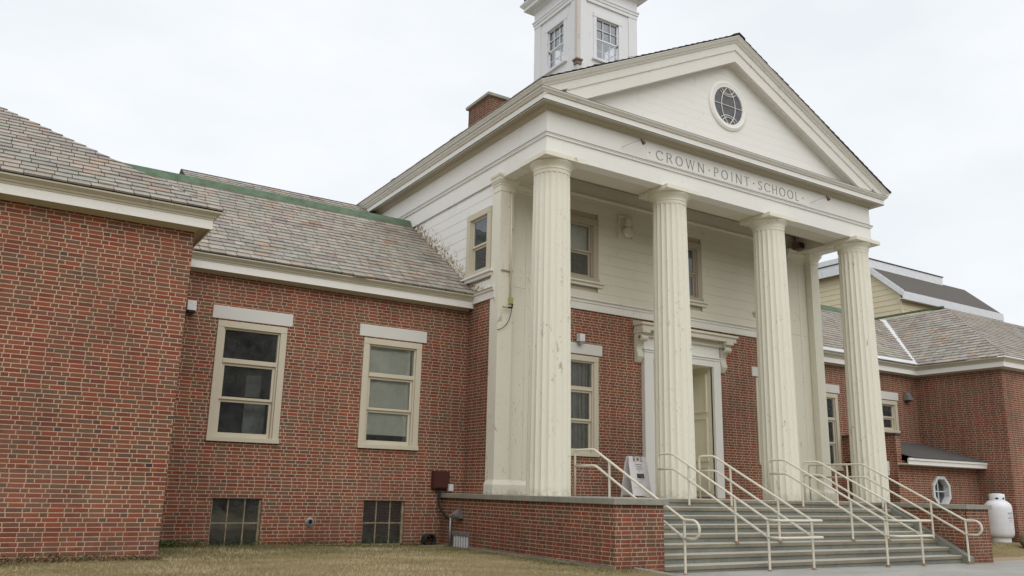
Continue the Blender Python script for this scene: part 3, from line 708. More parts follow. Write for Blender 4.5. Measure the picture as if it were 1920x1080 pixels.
arc(0, .68, .42, 180, 360); arc(0, -.68, .42, 0, 180); arc(0, .55, .24, 180, 360); arc(0, -.55, .24, 0, 180)
mb.build('glazing_bar', 'white', OCW)

# lettering
GL = {
 'C': (.92, [[(.93, .80), (.8, .93), (.58, 1), (.36, .96), (.14, .8), (.03, .5), (.14, .2), (.36, .04), (.58, 0), (.8, .07), (.93, .2)]]),
 'R': (.78, [[(.1, 0), (.1, 1)], [(.1, 1), (.45, 1), (.64, .9), (.68, .75), (.62, .58), (.45, .5), (.1, .5)], [(.42, .5), (.82, 0)]]),
 'O': (1.0, [[(.5+.46*math.cos(a*math.pi/12), .5+.5*math.sin(a*math.pi/12)) for a in range(25)]]),
 'W': (1.18, [[(0, 1), (.31, 0), (.6, 1), (.89, 0), (1.18, 1)]]),
 'N': (.88, [[(.08, 0), (.08, 1), (.82, 0), (.82, 1)]]),
 'P': (.66, [[(.1, 0), (.1, 1)], [(.1, 1), (.42, 1), (.6, .9), (.64, .74), (.58, .56), (.42, .48), (.1, .48)]]),
 'I': (.3, [[(.15, 0), (.15, 1)]]),
 'T': (.74, [[(.37, 0), (.37, 1)], [(0, 1), (.74, 1)]]),
 'S': (.62, [[(.56, .86), (.44, .97), (.3, 1), (.12, .92), (.07, .75), (.16, .6), (.45, .44), (.56, .27), (.5, .08), (.32, 0), (.14, .03), (.03, .15)]]),
 'H': (.86, [[(.1, 0), (.1, 1)], [(.76, 0), (.76, 1)], [(.1, .52), (.76, .52)]]),
 'L': (.62, [[(.1, 1), (.1, 0), (.58, 0)]]),
}
SER = {'R': [(.1, 0), (.1, 1)], 'N': [(.08, 1), (.82, 1), (.08, 0)], 'P': [(.1, 0), (.1, 1)], 'I': [(.15, 0), (.15, 1)], 'T': [(.37, 0)], 'H': [(.1, 0), (.1, 1), (.76, 0), (.76, 1)], 'L': [(.1, 1)], 'W': [(0, 1), (1.18, 1), (.6, 1)]}
def word(text, x0, x1, zb, hgt, y, t):
    tot = sum(GL[c][0] for c in text); gaps = len(text)-1
    gap = (x1-x0-tot*hgt)/gaps; x = x0; objs = []
    for c in text:
        wd, st = GL[c]; m = MB()
        for s in st:
            for (p, q) in zip(s, s[1:]):
                P_, Q = Vector((x+p[0]*hgt, zb+p[1]*hgt)), Vector((x+q[0]*hgt, zb+q[1]*hgt)); d = (Q-P_).normalized()
                tk = t*(1.0 if abs(d.y) > .5 and not (c in 'NW' and d.x*d.y > 0) else .6); nn = Vector((-d.y, d.x))*tk/2; e = d*t*.2
                pts = [P_-e-nn, Q+e-nn, Q+e+nn, P_-e+nn]; m.prism([(v.x, y, v.y) for v in pts], (0, .02, 0))
        for (sx, sz) in SER.get(c, []): 
            zz = zb+sz*hgt; m.box(x+sx*hgt-t*1.1, y+.001, zz-t*.18, x+sx*hgt+t*1.1, y+.02, zz+t*.18)
        m.build('letter', 'letter', FR, fix=True); x += wd*hgt+gap
FR = MB().box(11.8, 13.476, 7.50, 17.36, 13.49, 7.86).build('name_board', 'white', B)
for t_, a, b in (('CROWN', 12.11, 13.64), ('POINT', 13.98, 15.21), ('SCHOOL', 15.54, 17.08)): word(t_, a, b, 7.57, .222, 13.470, .023)
for xd in (11.91, 13.82, 15.37, 17.24): MB().lathe((xd, 13.476, 7.68), [(.018, 0), (.018, .012)], 10, 'y').build('letter', 'letter', FR)

# --- portico roof
def roof_slates(name, P0, u, s, n, rows, L, Rr, e=.22, wmin=.19, wmax=.38, mat='slate', seed=1, thick=.024, smax=1e9):
    R = random.Random(seed); m = MB(); P0, u, s, n = Vector(P0), Vector(u).normalized(), Vector(s).normalized(), Vector(n).normalized()
    for r in range(rows):
        sb, st = r*e, min((r+1)*e+.03, smax); x = L(sb)-R.uniform(0, wmax)
        while x < Rr(sb):
            wd = R.uniform(wmin, wmax); a, b = x+.005, x+wd-.005; x += wd
            a0, b0 = max(a, L(sb)), min(b, Rr(sb)); a1, b1 = max(a, L(st)), min(b, Rr(st))
            if b0-a0 < .02: continue
            if b1 < a1: a1 = b1 = max(min((a0+b0)/2, Rr(st)), L(st))
            j = R.uniform(-.004, .008); hb = thick+R.uniform(-.002, .006)+(.012 if R.random() < .02 else 0)
            s0 = sb+j+(R.uniform(-.05, .02) if R.random() < .025 else 0)
            p = [P0+u*a0+s*s0+n*hb, P0+u*b0+s*s0+n*(hb+R.uniform(-.002, .002)), P0+u*b1+s*st+n*.003, P0+u*a1+s*st+n*.003]
            i = len(m.v); m.v += [tuple(q) for q in p]+[tuple(p[0]-n*(hb+.004)), tuple(p[1]-n*(hb+.004))]
            c = R.random()
            m.f += [(i, i+1, i+2, i+3), (i+4, i+5, i+1, i)]; m.a += [c, c]
    return m, m.a
def slate_roof(name, P0, u, s, n, rows, L, Rr, **k):
    mat = k.pop('mat', 'slate'); par = k.pop('parent', B); m, a = roof_slates(name, P0, u, s, n, rows, L, Rr, **k)
    o = m.build(name, mat, par, fix=False, attr=True)
    P0, u, s, n = Vector(P0), Vector(u).normalized(), Vector(s).normalized(), Vector(n).normalized(); T = rows*k.get('e', .22)
    q = [P0+u*L(0)+s*0-n*.004, P0+u*Rr(0)-n*.004, P0+u*max(Rr(T), L(T))+s*T-n*.004, P0+u*L(T)+s*T-n*.004]
    MB().poly(*q).build('roof_deck', 'under', o, fix=False)
    return o
ex = XL-.44
hz = ZA-SL*(XC-ex)
ln = math.hypot(XC-ex, ZA+.03-hz); slope = (Vector((XC-ex, 0, ZA-hz))).normalized()
rows = int(ln/.22)
slate_roof('roof', (ex, 13.03, hz+.012), (0, 1, 0), slope, (-slope.z, 0, slope.x), rows, lambda t: 0, lambda t: 14, seed=4, smax=ln)
ex2 = XR+.44
slope2 = Vector((XC-ex2, 0, ZA-hz)).normalized()
slate_roof('roof', (ex2, 13.03, hz+.012), (0, 1, 0), slope2, (slope2.z, 0, -slope2.x), rows, lambda t: 0, lambda t: 14, seed=5, smax=ln)
mb = MB().prism([(ex, 13.04, hz-.0), (ex, 13.04, hz+.012), (XC, 13.04, ZA+.012), (XC, 13.04, ZA)], (0, 14, 0)); mb.prism([(ex2, 13.04, hz), (ex2, 13.04, hz+.012), (XC, 13.04, ZA+.012), (XC, 13.04, ZA)], (0, 14, 0)); mb.build('roof_edge', 'under', B)
mb = MB().prism([(XC-.2, 13.02, ZA-.07), (XC, 13.02, ZA+.03), (XC+.2, 13.02, ZA-.07), (XC+.2, 13.02, ZA-.04), (XC, 13.02, ZA+.06), (XC-.2, 13.02, ZA-.04)], (0, 5, 0)); mb.build('ridge_cap', 'under', B)

# --- columns
def column(x, label=None):
    cy = 13.8; m = MB(); n = 20; sg = 6; H0, H1 = LZ, 6.60; rb, rt = .445, .392; lv = 14
    prof = []
    for i in range(lv+1):
        t = i/lv; r = rb+(rt-rb)*(t**1.35); prof.append((r, H0+(H1-H0)*t))
    N_ = n*sg; b = len(m.v)
    for r, z in prof:
        for j in range(N_):
            a = 2*math.pi*(j+.5*0)/N_; ph = (j % sg)/sg; d = math.sin(math.pi*ph)
            rr = r*(1-.062*d); m.v.append((x+rr*math.cos(a), cy+rr*math.sin(a), z))
    for q in range(lv):
        for j in range(N_): m.f.append((b+q*N_+j, b+q*N_+(j+1) % N_, b+(q+1)*N_+(j+1) % N_, b+(q+1)*N_+j))
    # flute heads close with a smooth ring
    i0 = len(m.v)
    for j in range(N_):
        a = 2*math.pi*j/N_; ph = (j % sg)/sg; m.v.append((x+rt*math.cos(a), cy+rt*math.sin(a), H1+.045*math.sin(math.pi*ph)+.01))
    for j in range(N_): m.f.append((b+lv*N_+j, b+lv*N_+(j+1) % N_, i0+(j+1) % N_, i0+j))
    o = m.build('column', 'cream', B, smooth=True, ang=22)
    if label: o['label'] = label
    m = MB().lathe((x, cy, H1-.0), [(rt-.004, .0), (rt+.002, .05), (rt+.006, .075), (rt+.018, .08), (rt+.018, .095), (rt+.004, .10), (rt+.008, .125), (rt+.022, .155), (rt+.05, .19), (rt+.082, .222), (rt+.097, .24), (rt+.10, .255), (rt+.09, .264)], 64)
    m.build('capital', 'cream', o, smooth=True, ang=35)
    m = MB().box(x-.52, cy-.51, 6.862, x+.52, cy+.5, 6.969); m.build('abacus', 'cream', o, bevel=.008)
    m = MB().lathe((x, cy, 1.55), [(rb-.004, 0), (rb-.004, .004)], 60); 
CX = [9.40, 12.80, 16.22, 19.66]
for i, cx in enumerate(CX): column(cx)

# --- pilasters
def pilaster(x0, x1, px0, px1):
    m = MB().box(x0, 15.29, LZ+.30, x1, YM+.05, 6.68); P_ = m.build('pilaster', 'cream', B, bevel=.006)
    m = MB().box(px0, 15.49, LZ+.30, px1, YM+.02, 6.68)
    xm = (px0*.45+px1*.55); m.box(xm, 15.478, LZ+.3, xm+.09, 15.49, 6.6); m.build('panel_board', 'cream', P_, bevel=.003)
    lo, hi = min(x0, px0), max(x1, px1)
    m = MB()
    L_ = x0 < 12
    pth = [(x0, YM), (x0, 15.29), (x1, 15.29), (x1, 15.49), (px1, 15.49)] if L_ else [(px0, 15.49), (x0, 15.49), (x0, 15.29), (x1, 15.29), (x1, YM)]
    m.sweep([(-.08, 6.68), (.012, 6.68), (.012, 6.80), (.03, 6.82), (.03, 6.85), (.05, 6.87), (.075, 6.92), (.085, 6.93), (.085, 6.985), (.10, 6.99), (.115, 7.03), (.115, 7.06), (-.08, 7.06)], pth); m.build('capital', 'cream', P_)
    m = MB().sweep([(-.08, LZ), (.06, LZ), (.06, LZ+.2), (.012, LZ+.30), (-.08, LZ+.30)], pth); m.build('base', 'cream', P_)
pilaster(9.03, 9.40, 9.40, 10.25); pilaster(19.72, 20.07, 18.95, 19.70)

# --- doorway
m = MB()
m.box(13.42, 15.47, LZ, 13.72, YM, 3.50); m.box(15.80, 15.47, LZ, 16.06, YM, 3.50); m.box(13.72, 15.472, 3.28, 15.80, YM, 3.50)
m.box(13.40, 15.45, 3.44, 16.08, YM, 3.47); m.box(13.38, 15.44, 3.50, 16.10, YM, 3.53)
m.box(13.42, 15.50, 3.53, 16.06, YM, 3.84); 
DS = m.build('door_surround', 'white', B, bevel=.008)
m = MB()
m.sweep([(-.05, 3.80), (.16, 3.80), (.17, 3.93), (.31, 3.95), (.31, 4.06), (.33, 4.07), (.36, 4.11), (.37, 4.16), (.05, 4.25), (-.05, 4.25)], [(13.17+.36, YM), (13.17+.36, YM-.001), (16.5-.36, YM-.001), (16.5-.36, YM)])
m = MB()
m.box(13.40, 15.42, 3.82, 16.08, YM, 3.96); m.box(13.20, 15.27, 3.96, 16.48, YM, 4.08); m.box(13.16, 15.23, 4.08, 16.52, YM, 4.14)
m.prism([(13.16, 15.23, 4.14), (13.16, YM, 4.14), (13.16, YM, 4.22)], (3.36, 0, 0)); m.build('door_cornice', 'porch', DS, bevel=.006)
m = MB(); x = 13.45
while x < 16.0: m.box(x, 15.40, 3.87, x+.035, 15.42, 3.925); x += .06
m.build('dentils', 'casing', DS)
for xc0 in (13.18, 16.08):
    m = MB(); pr = []
    for t in range(25):
        s_ = t/24; z = 3.95-.78*s_; d = .20*(1-s_)**1.1*(1)+.05+.045*math.sin(s_*9.5)
        pr.append((d, z))
    pts = [(xc0+.02, YM, 3.95)]+[(xc0+.02, YM-d, z) for d, z in pr]+[(xc0+.02, YM, 3.17)]
    m.prism(pts, (.20, 0, 0)); m.box(xc0-.0, 15.24, 3.88, xc0+.26, YM, 3.955)
    m.lathe((xc0+.13, 15.37, 3.76), [(.065, -.11), (.08, -.09), (.08, .09), (.065, .11)], 20, 'x'); m.lathe((xc0+.13, 15.52, 3.32), [(.045, -.105), (.055, -.09), (.055, .09), (.045, .105)], 16, 'x')
    m.build('bracket', 'porch', DS, bevel=.006)
m = MB()
for xs_, sg in ((15.80, 1), (13.72, -1)):
    m.wall('x', xs_, 15.55, 16.45, LZ, 3.28, (), sgn=-sg)
m.poly((13.72, 15.58, 3.279), (15.8, 15.58, 3.279), (15.8, 16.45, 3.279), (13.72, 16.45, 3.279))
for xs_, sg in ((15.80, 1), (13.72, -1)):
    for z0_, z1_ in ((.10, .72), (.86, 1.98), (2.12, 3.12)):
        for (ya, yb, za, zb) in ((15.74, 15.78, z0_, z1_), (16.26, 16.30, z0_, z1_), (15.78, 16.26, z0_, z0_+.04), (15.78, 16.26, z1_-.04, z1_)):
            m.box(min(xs_, xs_-sg*.04), ya, za, max(xs_, xs_-sg*.04), yb, zb)
m.build('door_reveal', 'door', DS, fix=False)
m = MB().box(13.72, 16.42, LZ, 15.8, 16.48, 3.28)
for xa in (13.80, 14.80):
    for z0_, z1_ in ((.15, 1.0), (1.15, 2.2), (2.35, 3.1)): m.box(xa+.1, 16.40, z0_, xa+.82, 16.42, z1_)
DR = m.build('door', 'door', DS, bevel=.006)
MB().box(14.70, 16.36, .95, 14.73, 16.40, 1.2).build('handle', 'steel', DS)
MB().box(13.6, 15.5, LZ+.001, 15.9, 16.5, LZ+.04).build('threshold', M['rust'], DS)

# --- wing eaves
evs = [('eave_soffit', 'soffit', [(-.1, 4.05), (.03, 4.05), (.05, 4.10), (.08, 4.115), (.304, 4.115), (.304, 4.16), (-.1, 4.16)]),
       ('fascia', 'white', [(.304, 4.085), (.337, 4.085), (.337, 4.235), (-.05, 4.235), (-.05, 4.161), (.304, 4.161)]),
       ('eave_crown', 'crown', [(-.1, 4.236), (.35, 4.236), (.36, 4.265), (.385, 4.275), (.40, 4.30), (.445, 4.325), (.475, 4.345), (.49, 4.35), (.49, 4.375), (-.1, 4.395)])]
evs = [(n_, m_, [(a_*.68 if a_ > 0 else a_, z_+.02) for a_, z_ in p_]) for n_, m_, p_ in evs]
for nm_, mt_, pf_ in evs:
    MB().sweep(pf_, [(-14, YF), (LWX, YF), (LWX, YW), (9.05, YW)]).build(nm_, mt_, B)
    MB().sweep(pf_, [(20.04, YW), (RWX, YW), (RWX, 13.75), (46, 13.75)]).build(nm_, mt_, B)
# wing roofs
def plane(P0, u, gx, gy):
    pass
k7 = .70; s7 = Vector((0, 1, k7)).normalized(); n7 = Vector((0, -k7, 1)).normalized(); ez = 4.415
T7 = (20.3-16.30)/s7.y
slate_roof('roof', (1.0, 16.30, ez), (1, 0, 0), s7, n7, int(T7/.22)-1, lambda t: 0, lambda t: 8.05, seed=11, smax=4.50)
slate_roof('roof', (20.0, 16.30, ez), (1, 0, 0), s7, n7, int(T7/.22)-1, lambda t: 0, lambda t: 11.5, seed=12, smax=4.50, mat='slate_far')
k6 = .665; hx = LWX+.35
# left wing: front plane and side plane meeting on the hip
s6 = Vector((0, 1, k6)).normalized(); n6 = Vector((0, -k6, 1)).normalized(); R6 = int(4.0/s6.y/.22)
slate_roof('roof', (-13.0, YF-.35, ez), (1, 0, 0), s6, n6, R6, lambda t: 0+t*s6.y, lambda t: (hx+13)-t*s6.y, seed=13)
s6x = Vector((-1, 0, k6)).normalized(); n6x = Vector((k6, 0, 1)).normalized()
slate_roof('roof', (hx, YF-.35, ez), (0, 1, 0), s6x, n6x, R6, lambda t: t*s6.y, lambda t: 9.0, seed=14)
mb = MB(); 
# right wing
rx = RWX-.35; s6r = Vector((1, 0, k6)).normalized(); n6r = Vector((-k6, 0, 1)).normalized()
slate_roof('roof', (rx, 13.40, ez), (0, 1, 0), s6r, n6r, int(4.15/s6.y/.22), lambda t: t*s6.y, lambda t: 9.0, seed=15, mat='slate_far')
slate_roof('roof', (rx, 13.40, ez), (1, 0, 0), s6, n6, int(4.15/s6.y/.22), lambda t: t*s6.y, lambda t: 14.0, seed=16, mat='slate_far')
# hip ridges
def strip(p, q, wd, th, mat, name='ridge_cap', up=(0, 0, 1)):
    p, q = Vector(p), Vector(q); d = (q-p).normalized(); sd = d.cross(Vector(up)).normalized()*wd/2; nn = sd.cross(d).normalized()*th
    m = MB(); m.prism([p-sd, p+sd, p+sd+nn, p-sd+nn], q-p); return m.build(name, mat, B)
M['hip'] = plain('hip_slate', (.27, .255, .225), .7, .3, .35, 7)
# green ridge flashing
mb = MB().prism([(-1, 19.93, 6.97), (-1, 19.95, 7.02), (-1, 20.07, 7.20), (-1, 20.2, 7.22), (-1, 20.5, 7.0)], (10.06, 0, 0)); mb.build('ridge_flashing', 'green', B)
mb = MB().prism([(20.05, 19.93, 6.97), (20.05, 19.95, 7.02), (20.05, 20.07, 7.20), (20.05, 20.2, 7.22), (20.05, 20.5, 7.0)], (9.3, 0, 0)); mb.build('ridge_flashing', 'green', B)
strip((rx+4.15, 17.6, ez+4.15*k6+.02), (rx+4.15, 22, ez+4.15*k6+.02), .12, .06, 'green', 'ridge_flashing')
# white valley metal and eave strip on the right
vp0 = Vector((rx+.05, 16.33, ez+.045)); vp1 = Vector((rx+3.9, 16.30+3.9*k6/k7, ez+3.9*k6+.05))
nv = (n7+n6r).normalized()
strip(vp0, vp1, .46, .012, 'whitemetal', 'valley_flashing', up=nv)
mb = MB(); a_ = Vector((20.1, 16.31, ez+.035)); mb.prism([a_, a_+s7*.24, a_+s7*.24+n7*.012, a_+n7*.012], (rx-20.1+.1, 0, 0)); mb.build('eave_flashing', 'whitemetal', B)
# higher roof behind the left wing
mb = MB(); sA = Vector((0, 1, .62)).normalized(); nA = Vector((0, -.62, 1)).normalized()
slate_roof('rear_roof', (3.46, 20.6, 6.90), (1, 0, 0), sA, nA, int(2.42/sA.y/.22), lambda t: 0, lambda t: 5.5, seed=21)
mb = MB().prism([(3.44, 20.6, 6.7), (3.44, 20.6, 6.91), (3.44, 23.0, 8.39), (3.44, 26, 6.7)], (5.6, 0, 0)); mb.build('rear_gable', 'under', B)
# chimney
mb = MB().box(10.6, 18.65, 9.2, 11.5, 19.82, 10.84); CH = mb.build('chimney', 'brick_dark', B)
mb = MB().box(10.53, 18.58, 10.84, 11.57, 19.89, 10.93); mb.build('chimney_cap', 'coping', CH, bevel=.01)

# --- cupola
cx0, cx1, cy0, cy1 = 13.36, 15.64, 18.2, 20.48
m = MB(); wz0, wz1 = 12.86, 14.27
ch = [( (cx0+cx1)/2-.44, (cx0+cx1)/2+.44, wz0, wz1)]; chy = [((cy0+cy1)/2-.44, (cy0+cy1)/2+.44, wz0, wz1)]
m.wall('y', cy0, cx0, cx1, 10.6, 15.3, ch, .12, -1); m.wall('y', cy1, cx0, cx1, 10.6, 15.3, ch, .12, 1); m.wall('x', cx0, cy0, cy1, 10.6, 15.3, chy, .12, -1); m.wall('x', cx1, cy0, cy1, 10.6, 15.3, chy, .12, 1)
for (a, b) in ((cx0, cy0), (cx1, cy0), (cx0, cy1), (cx1, cy1)):
    sx = 1 if a == cx0 else -1; sy = 1 if b == cy0 else -1
    xa, xb = sorted((a-sx*.035, a+sx*.30)); ya, yb = sorted((b-sy*.035, b+sy*.035)); m.box(xa, ya, 10.6, xb, yb, 14.72)
    xa, xb = sorted((a-sx*.035, a+sx*.035)); ya, yb = sorted((b+sy*.035, b+sy*.30)); m.box(xa, ya, 10.6, xb, yb, 14.722)
CU = m.build('cupola', 'cupola', B, fix=False)
ring = [(cx0, cy0), (cx1, cy0), (cx1, cy1), (cx0, cy1)]
def ringsweep(prof):
    m = MB(); n = len(prof)
    for (x, y) in ring:
        sx = -1 if x == cx0 else 1; sy = -1 if y == cy0 else 1
        for o, z in prof: m.v.append((x+sx*o, y+sy*o, z))
    for q in range(4):
        q2 = (q+1) % 4
        for j in range(n): m.f.append((q*n+j, q*n+(j+1) % n, q2*n+(j+1) % n, q2*n+j))
    return m
ringsweep([(-.1, 14.70), (.05, 14.70), (.05, 14.80), (.075, 14.82), (.075, 14.88), (.10, 14.91), (.10, 14.95), (.04, 14.98), (.04, 15.28), (.10, 15.31), (.14, 15.38), (.30, 15.39), (.30, 15.48), (.34, 15.52), (.40, 15.60), (.40, 15.65), (-.1, 15.75)]).build('cupola_cornice', 'cupola', CU)
MB().box(cx0+.1, cy0+.1, 15.2, cx1-.1, cy1-.1, 15.3).build('ceiling', 'whitemetal', CU)
m = MB().prism([(cx0-.3, cy0-.3, 15.72), (cx1+.3, cy0-.3, 15.72), (cx1+.3, cy1+.3, 15.72), (cx0-.3, cy1+.3, 15.72)], (0, 0, .3)); m.build('cupola_roof', 'under', CU)
m = MB()       # brown weathered corner cap and post at the near corner
m.box(cx0-.14, cy0-.14, 12.55, cx0+.10, cy0+.10, 12.60).box(cx0-.10, cy0-.10, 12.44, cx0+.08, cy0+.08, 12.55); m.build('corner_cap', M.setdefault('wcap', plain('weathered_wood', (.26, .20, .17), .9, .1, .4, 20)), CU)
m = MB().box(cx0-.075, cy0-.075, 12.60, cx0+.05, cy0+.05, 14.7).box(cx0-.06, cy0-.06, 10.6, cx0+.05, cy0+.05, 12.44); m.build('corner_post', paint_mat('worn_post', (.60, .56, .53), dirt=(.25, .15, .1), amount=1.3, peel=.8), CU)
def cup_win(axis, c, u0, u1, sgn):
    f = MB(); z0, z1 = wz0, wz1
    fbox(f, axis, c, u0-.11, u0, z0, z1, .03, .0, sgn); fbox(f, axis, c, u1, u1+.11, z0, z1, .03, 0, sgn); fbox(f, axis, c, u0-.13, u1+.13, z1, z1+.13, .04, 0, sgn); fbox(f, axis, c, u0-.17, u1+.17, z0-.07, z0, .09, 0, sgn)
    zm = z0+.68
    for (a, b, d) in ((zm, z1, .03), (z0, zm, .06)):
        fbox(f, axis, c, u0, u0+.04, a, b, -d, d+.03, sgn); fbox(f, axis, c, u1-.04, u1, a, b, -d, d+.03, sgn); fbox(f, axis, c, u0, u1, a, a+.045, -d, d+.03, sgn); fbox(f, axis, c, u0, u1, b-.04, b, -d, d+.03, sgn)
        for t in (1/3, 2/3): fbox(f, axis, c, u0+(u1-u0)*t-.01, u0+(u1-u0)*t+.01, a, b, -d-.004, d+.02, sgn)
        fbox(f, axis, c, u0, u1, (a+b)/2-.01, (a+b)/2+.01, -d-.005, d+.022, sgn)
    f.build('window', 'cupola', CU)
    g = MB(); fbox(g, axis, c, u0, u1, z0, z1, -.07, .073, sgn); g.build('glass_pane', 'cglass', CU)
k = N('cupola_glass', .05, .5)
gl = k.n('ShaderNodeBsdfGlossy'); gl.inputs['Roughness'].default_value = .06; gl.inputs['Color'].default_value = (.85, .88, .92, 1)
tr = k.n('ShaderNodeBsdfTransparent'); tr.inputs['Color'].default_value = (.95, .95, .95, 1)
gm = k.n('ShaderNodeMixShader'); gm.inputs[0].default_value = .22; k.l(tr.outputs[0], gm.inputs[1]); k.l(gl.outputs[0], gm.inputs[2])
k.l(gm.outputs[0], k.t.nodes['Material Output'].inputs['Surface']); M['cglass'] = k.m
cup_win('y', cy0, ch[0][0], ch[0][1], -1); cup_win('x', cx0, chy[0][0], chy[0][1], -1); cup_win('y', cy1, ch[0][0], ch[0][1], 1); cup_win('x', cx1, chy[0][0], chy[0][1], 1)

# --- small fittings that belong to the porch wall: relief plaque
m = MB().box(12.65, 15.52, 6.24, 13.13, 15.56, 6.87)
for (a, b, c_, d_) in ((12.65, 13.13, 6.83, 6.87), (12.65, 13.13, 6.24, 6.28), (12.65, 12.69, 6.28, 6.83), (13.09, 13.13, 6.28, 6.83)): m.box(a, 15.50, c_, b, 15.52, d_)
m.box(12.83, 15.40, 6.58, 13.0, 15.52, 6.76); m.lathe((12.92, 15.52, 6.44), [(.145, 0), (.145, .09), (.12, .115), (.001, .12)], 32, 'y'); m.build('relief_plaque', 'porch', B, bevel=.006)

# ---------------------------------------------------------------- annex behind the right wing
A = empty('annex_building', (34, 22, -1.2), 'cream clapboard building with white fascias and brown shingle roof behind the right wing', 'building')
m = MB(); z = 6.5
while z < 10.0:
    y_ = max(19.95, 19.74+(z+.23-8.33)/.9)
    m.prism([(31.40, y_, z), (31.37, y_, z), (31.385, y_, z+.23), (31.40, y_, z+.23)], (0, 26-y_, 0))
    if z < 8.1: m.prism([(31.4, 19.95, z), (31.4, 19.92, z), (31.4, 19.935, z+.23), (31.4, 19.95, z+.23)], (5.6, 0, 0))
    z += .235
m.box(31.36, 19.91, 6.5, 31.44, 19.97, 8.2)
m.build('clapboard_wall', paint_mat('cream_clapboard', (.74, .66, .46), amount=.3), A)
m = MB().box(31.41, 19.97, 4, 38.2, 28, 8.2).prism([(31.41, 19.97, 8.2), (31.41, 21.3, 8.2), (31.41, 21.3, 9.7), (31.41, 19.97, 8.52)], (.1, 0, 0)).box(31.41, 21.3, 8.2, 36.6, 28, 10.0); m.build('annex_core', M.setdefault('acore', paint_mat('cream_wall', (.66, .59, .42), amount=.3)), A)
m = MB().box(37.0, 19.90, 4, 38.25, 20.1, 8.28); m.build('brick_wall', 'brick', A)
m = MB().prism([(31.2, 19.72, 8.33), (31.2, 21.3, 9.75), (31.2, 21.3, 9.80), (31.2, 19.72, 8.38)], (7.5, 0, 0)); m.build('roof', 'darkroof', A)
m = MB().box(31.15, 19.66, 8.02, 38.75, 19.72, 8.36).prism([(31.16, 19.68, 8.12), (31.16, 21.25, 9.50), (31.16, 21.25, 9.80), (31.16, 19.68, 8.40)], (.06, 0, 0)).box(31.2, 19.7, 8.05, 38.7, 19.97, 8.08)
m.box(31.0, 21.2, 9.62, 36.75, 21.26, 10.08).box(31.0, 21.26, 9.98, 31.06, 27, 10.36).box(31.0, 21.26, 9.62, 31.06, 27, 9.98)
m.build('fascia', M.setdefault('wfas', plain('white_fascia', (.74, .76, .79), .5, .3, .1, 6)), A)
m = MB().box(30.97, 21.17, 10.08, 36.8, 27, 10.12); m.build('flat_roof', 'under', A)

# ---------------------------------------------------------------- entrance steps and podium
ST = empty('entrance_steps', (14, 12, -1.3), 'wide grey stone steps between brick cheek walls in front of the portico', 'steps')
NR, RI, TR, YT, YB = 8, .1555, .273, 12.70, 10.79
m = MB(); nm = MB()
for i in range(NR):
    zt = LZ-RI*i; y0 = YT-TR*i
    m.box(9.6, y0+.02, zt-RI-.2 if i < NR-1 else -1.7, 18.6, y0+.45, zt-.08)
    nm.box(9.602, y0-.004, zt-.08, 18.598, y0+TR+.03 if i else 13.2, zt)
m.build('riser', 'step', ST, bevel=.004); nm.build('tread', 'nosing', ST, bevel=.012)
m = MB().box(8.9, 13.2, LZ-.5, 20.5, 16.6, LZ-.002); m.build('landing', 'coping', ST)
m = MB()
m.wall('x', 8.55, 10.7, YW, -2, -.165, (), sgn=-1); m.wall('y', 10.7, 8.55, 9.6, -2, -.165, ()); m.wall('x', 9.6, 10.7, 13.3, -2, -.165, (), sgn=1); m.poly((8.55, 10.7, -.17), (9.6, 10.7, -.17), (9.6, 16, -.17), (8.55, 16, -.17))
CW = m.build('cheek_wall', 'brick', ST, fix=False); CW['label'] = 'left brick cheek wall'
MB().box(8.49, 10.64, -.165, 9.68, 13.3, LZ).box(8.49, 13.3, -.165, 9.0, YW, LZ).build('coping', 'coping', CW, bevel=.008)
MB().box(8.53, 10.68, -1.9, 8.545, 16.6, -1.13).build('footing', 'base_stone', CW)
m = MB(); m.wall('x', 18.6, 10.72, 13.3, -2, -.165, (), sgn=-1); m.wall('y', 10.7, 18.6, 19.5, -2, -.165, ()); m.wall('x', 19.5, 10.7, 13.1, -2, -.165, (), sgn=1); m.wall('y', 13.1, 19.5, 20.5, -2, -.165, ()); m.wall('x', 20.5, 13.1, YW, -2, -.165, (), sgn=1)
CW2 = m.build('cheek_wall', 'brick', ST, fix=False); CW2['label'] = 'right brick cheek wall'
MB().box(18.54, 10.64, -.165, 19.56, 13.16, LZ).box(18.6, 13.16, -.165, 20.56, YW, LZ).build('coping', 'coping', CW2, bevel=.008)
m = MB().prism([(18.42, 10.62, -1.7), (18.42, 10.62, -1.19), (18.42, 10.82, -1.07), (18.42, 12.5, -.13), (18.42, 12.9, -.13), (18.42, 12.9, -1.7)], (.177, 0, 0)); m.build('stair_curb', 'step', ST, bevel=.01)

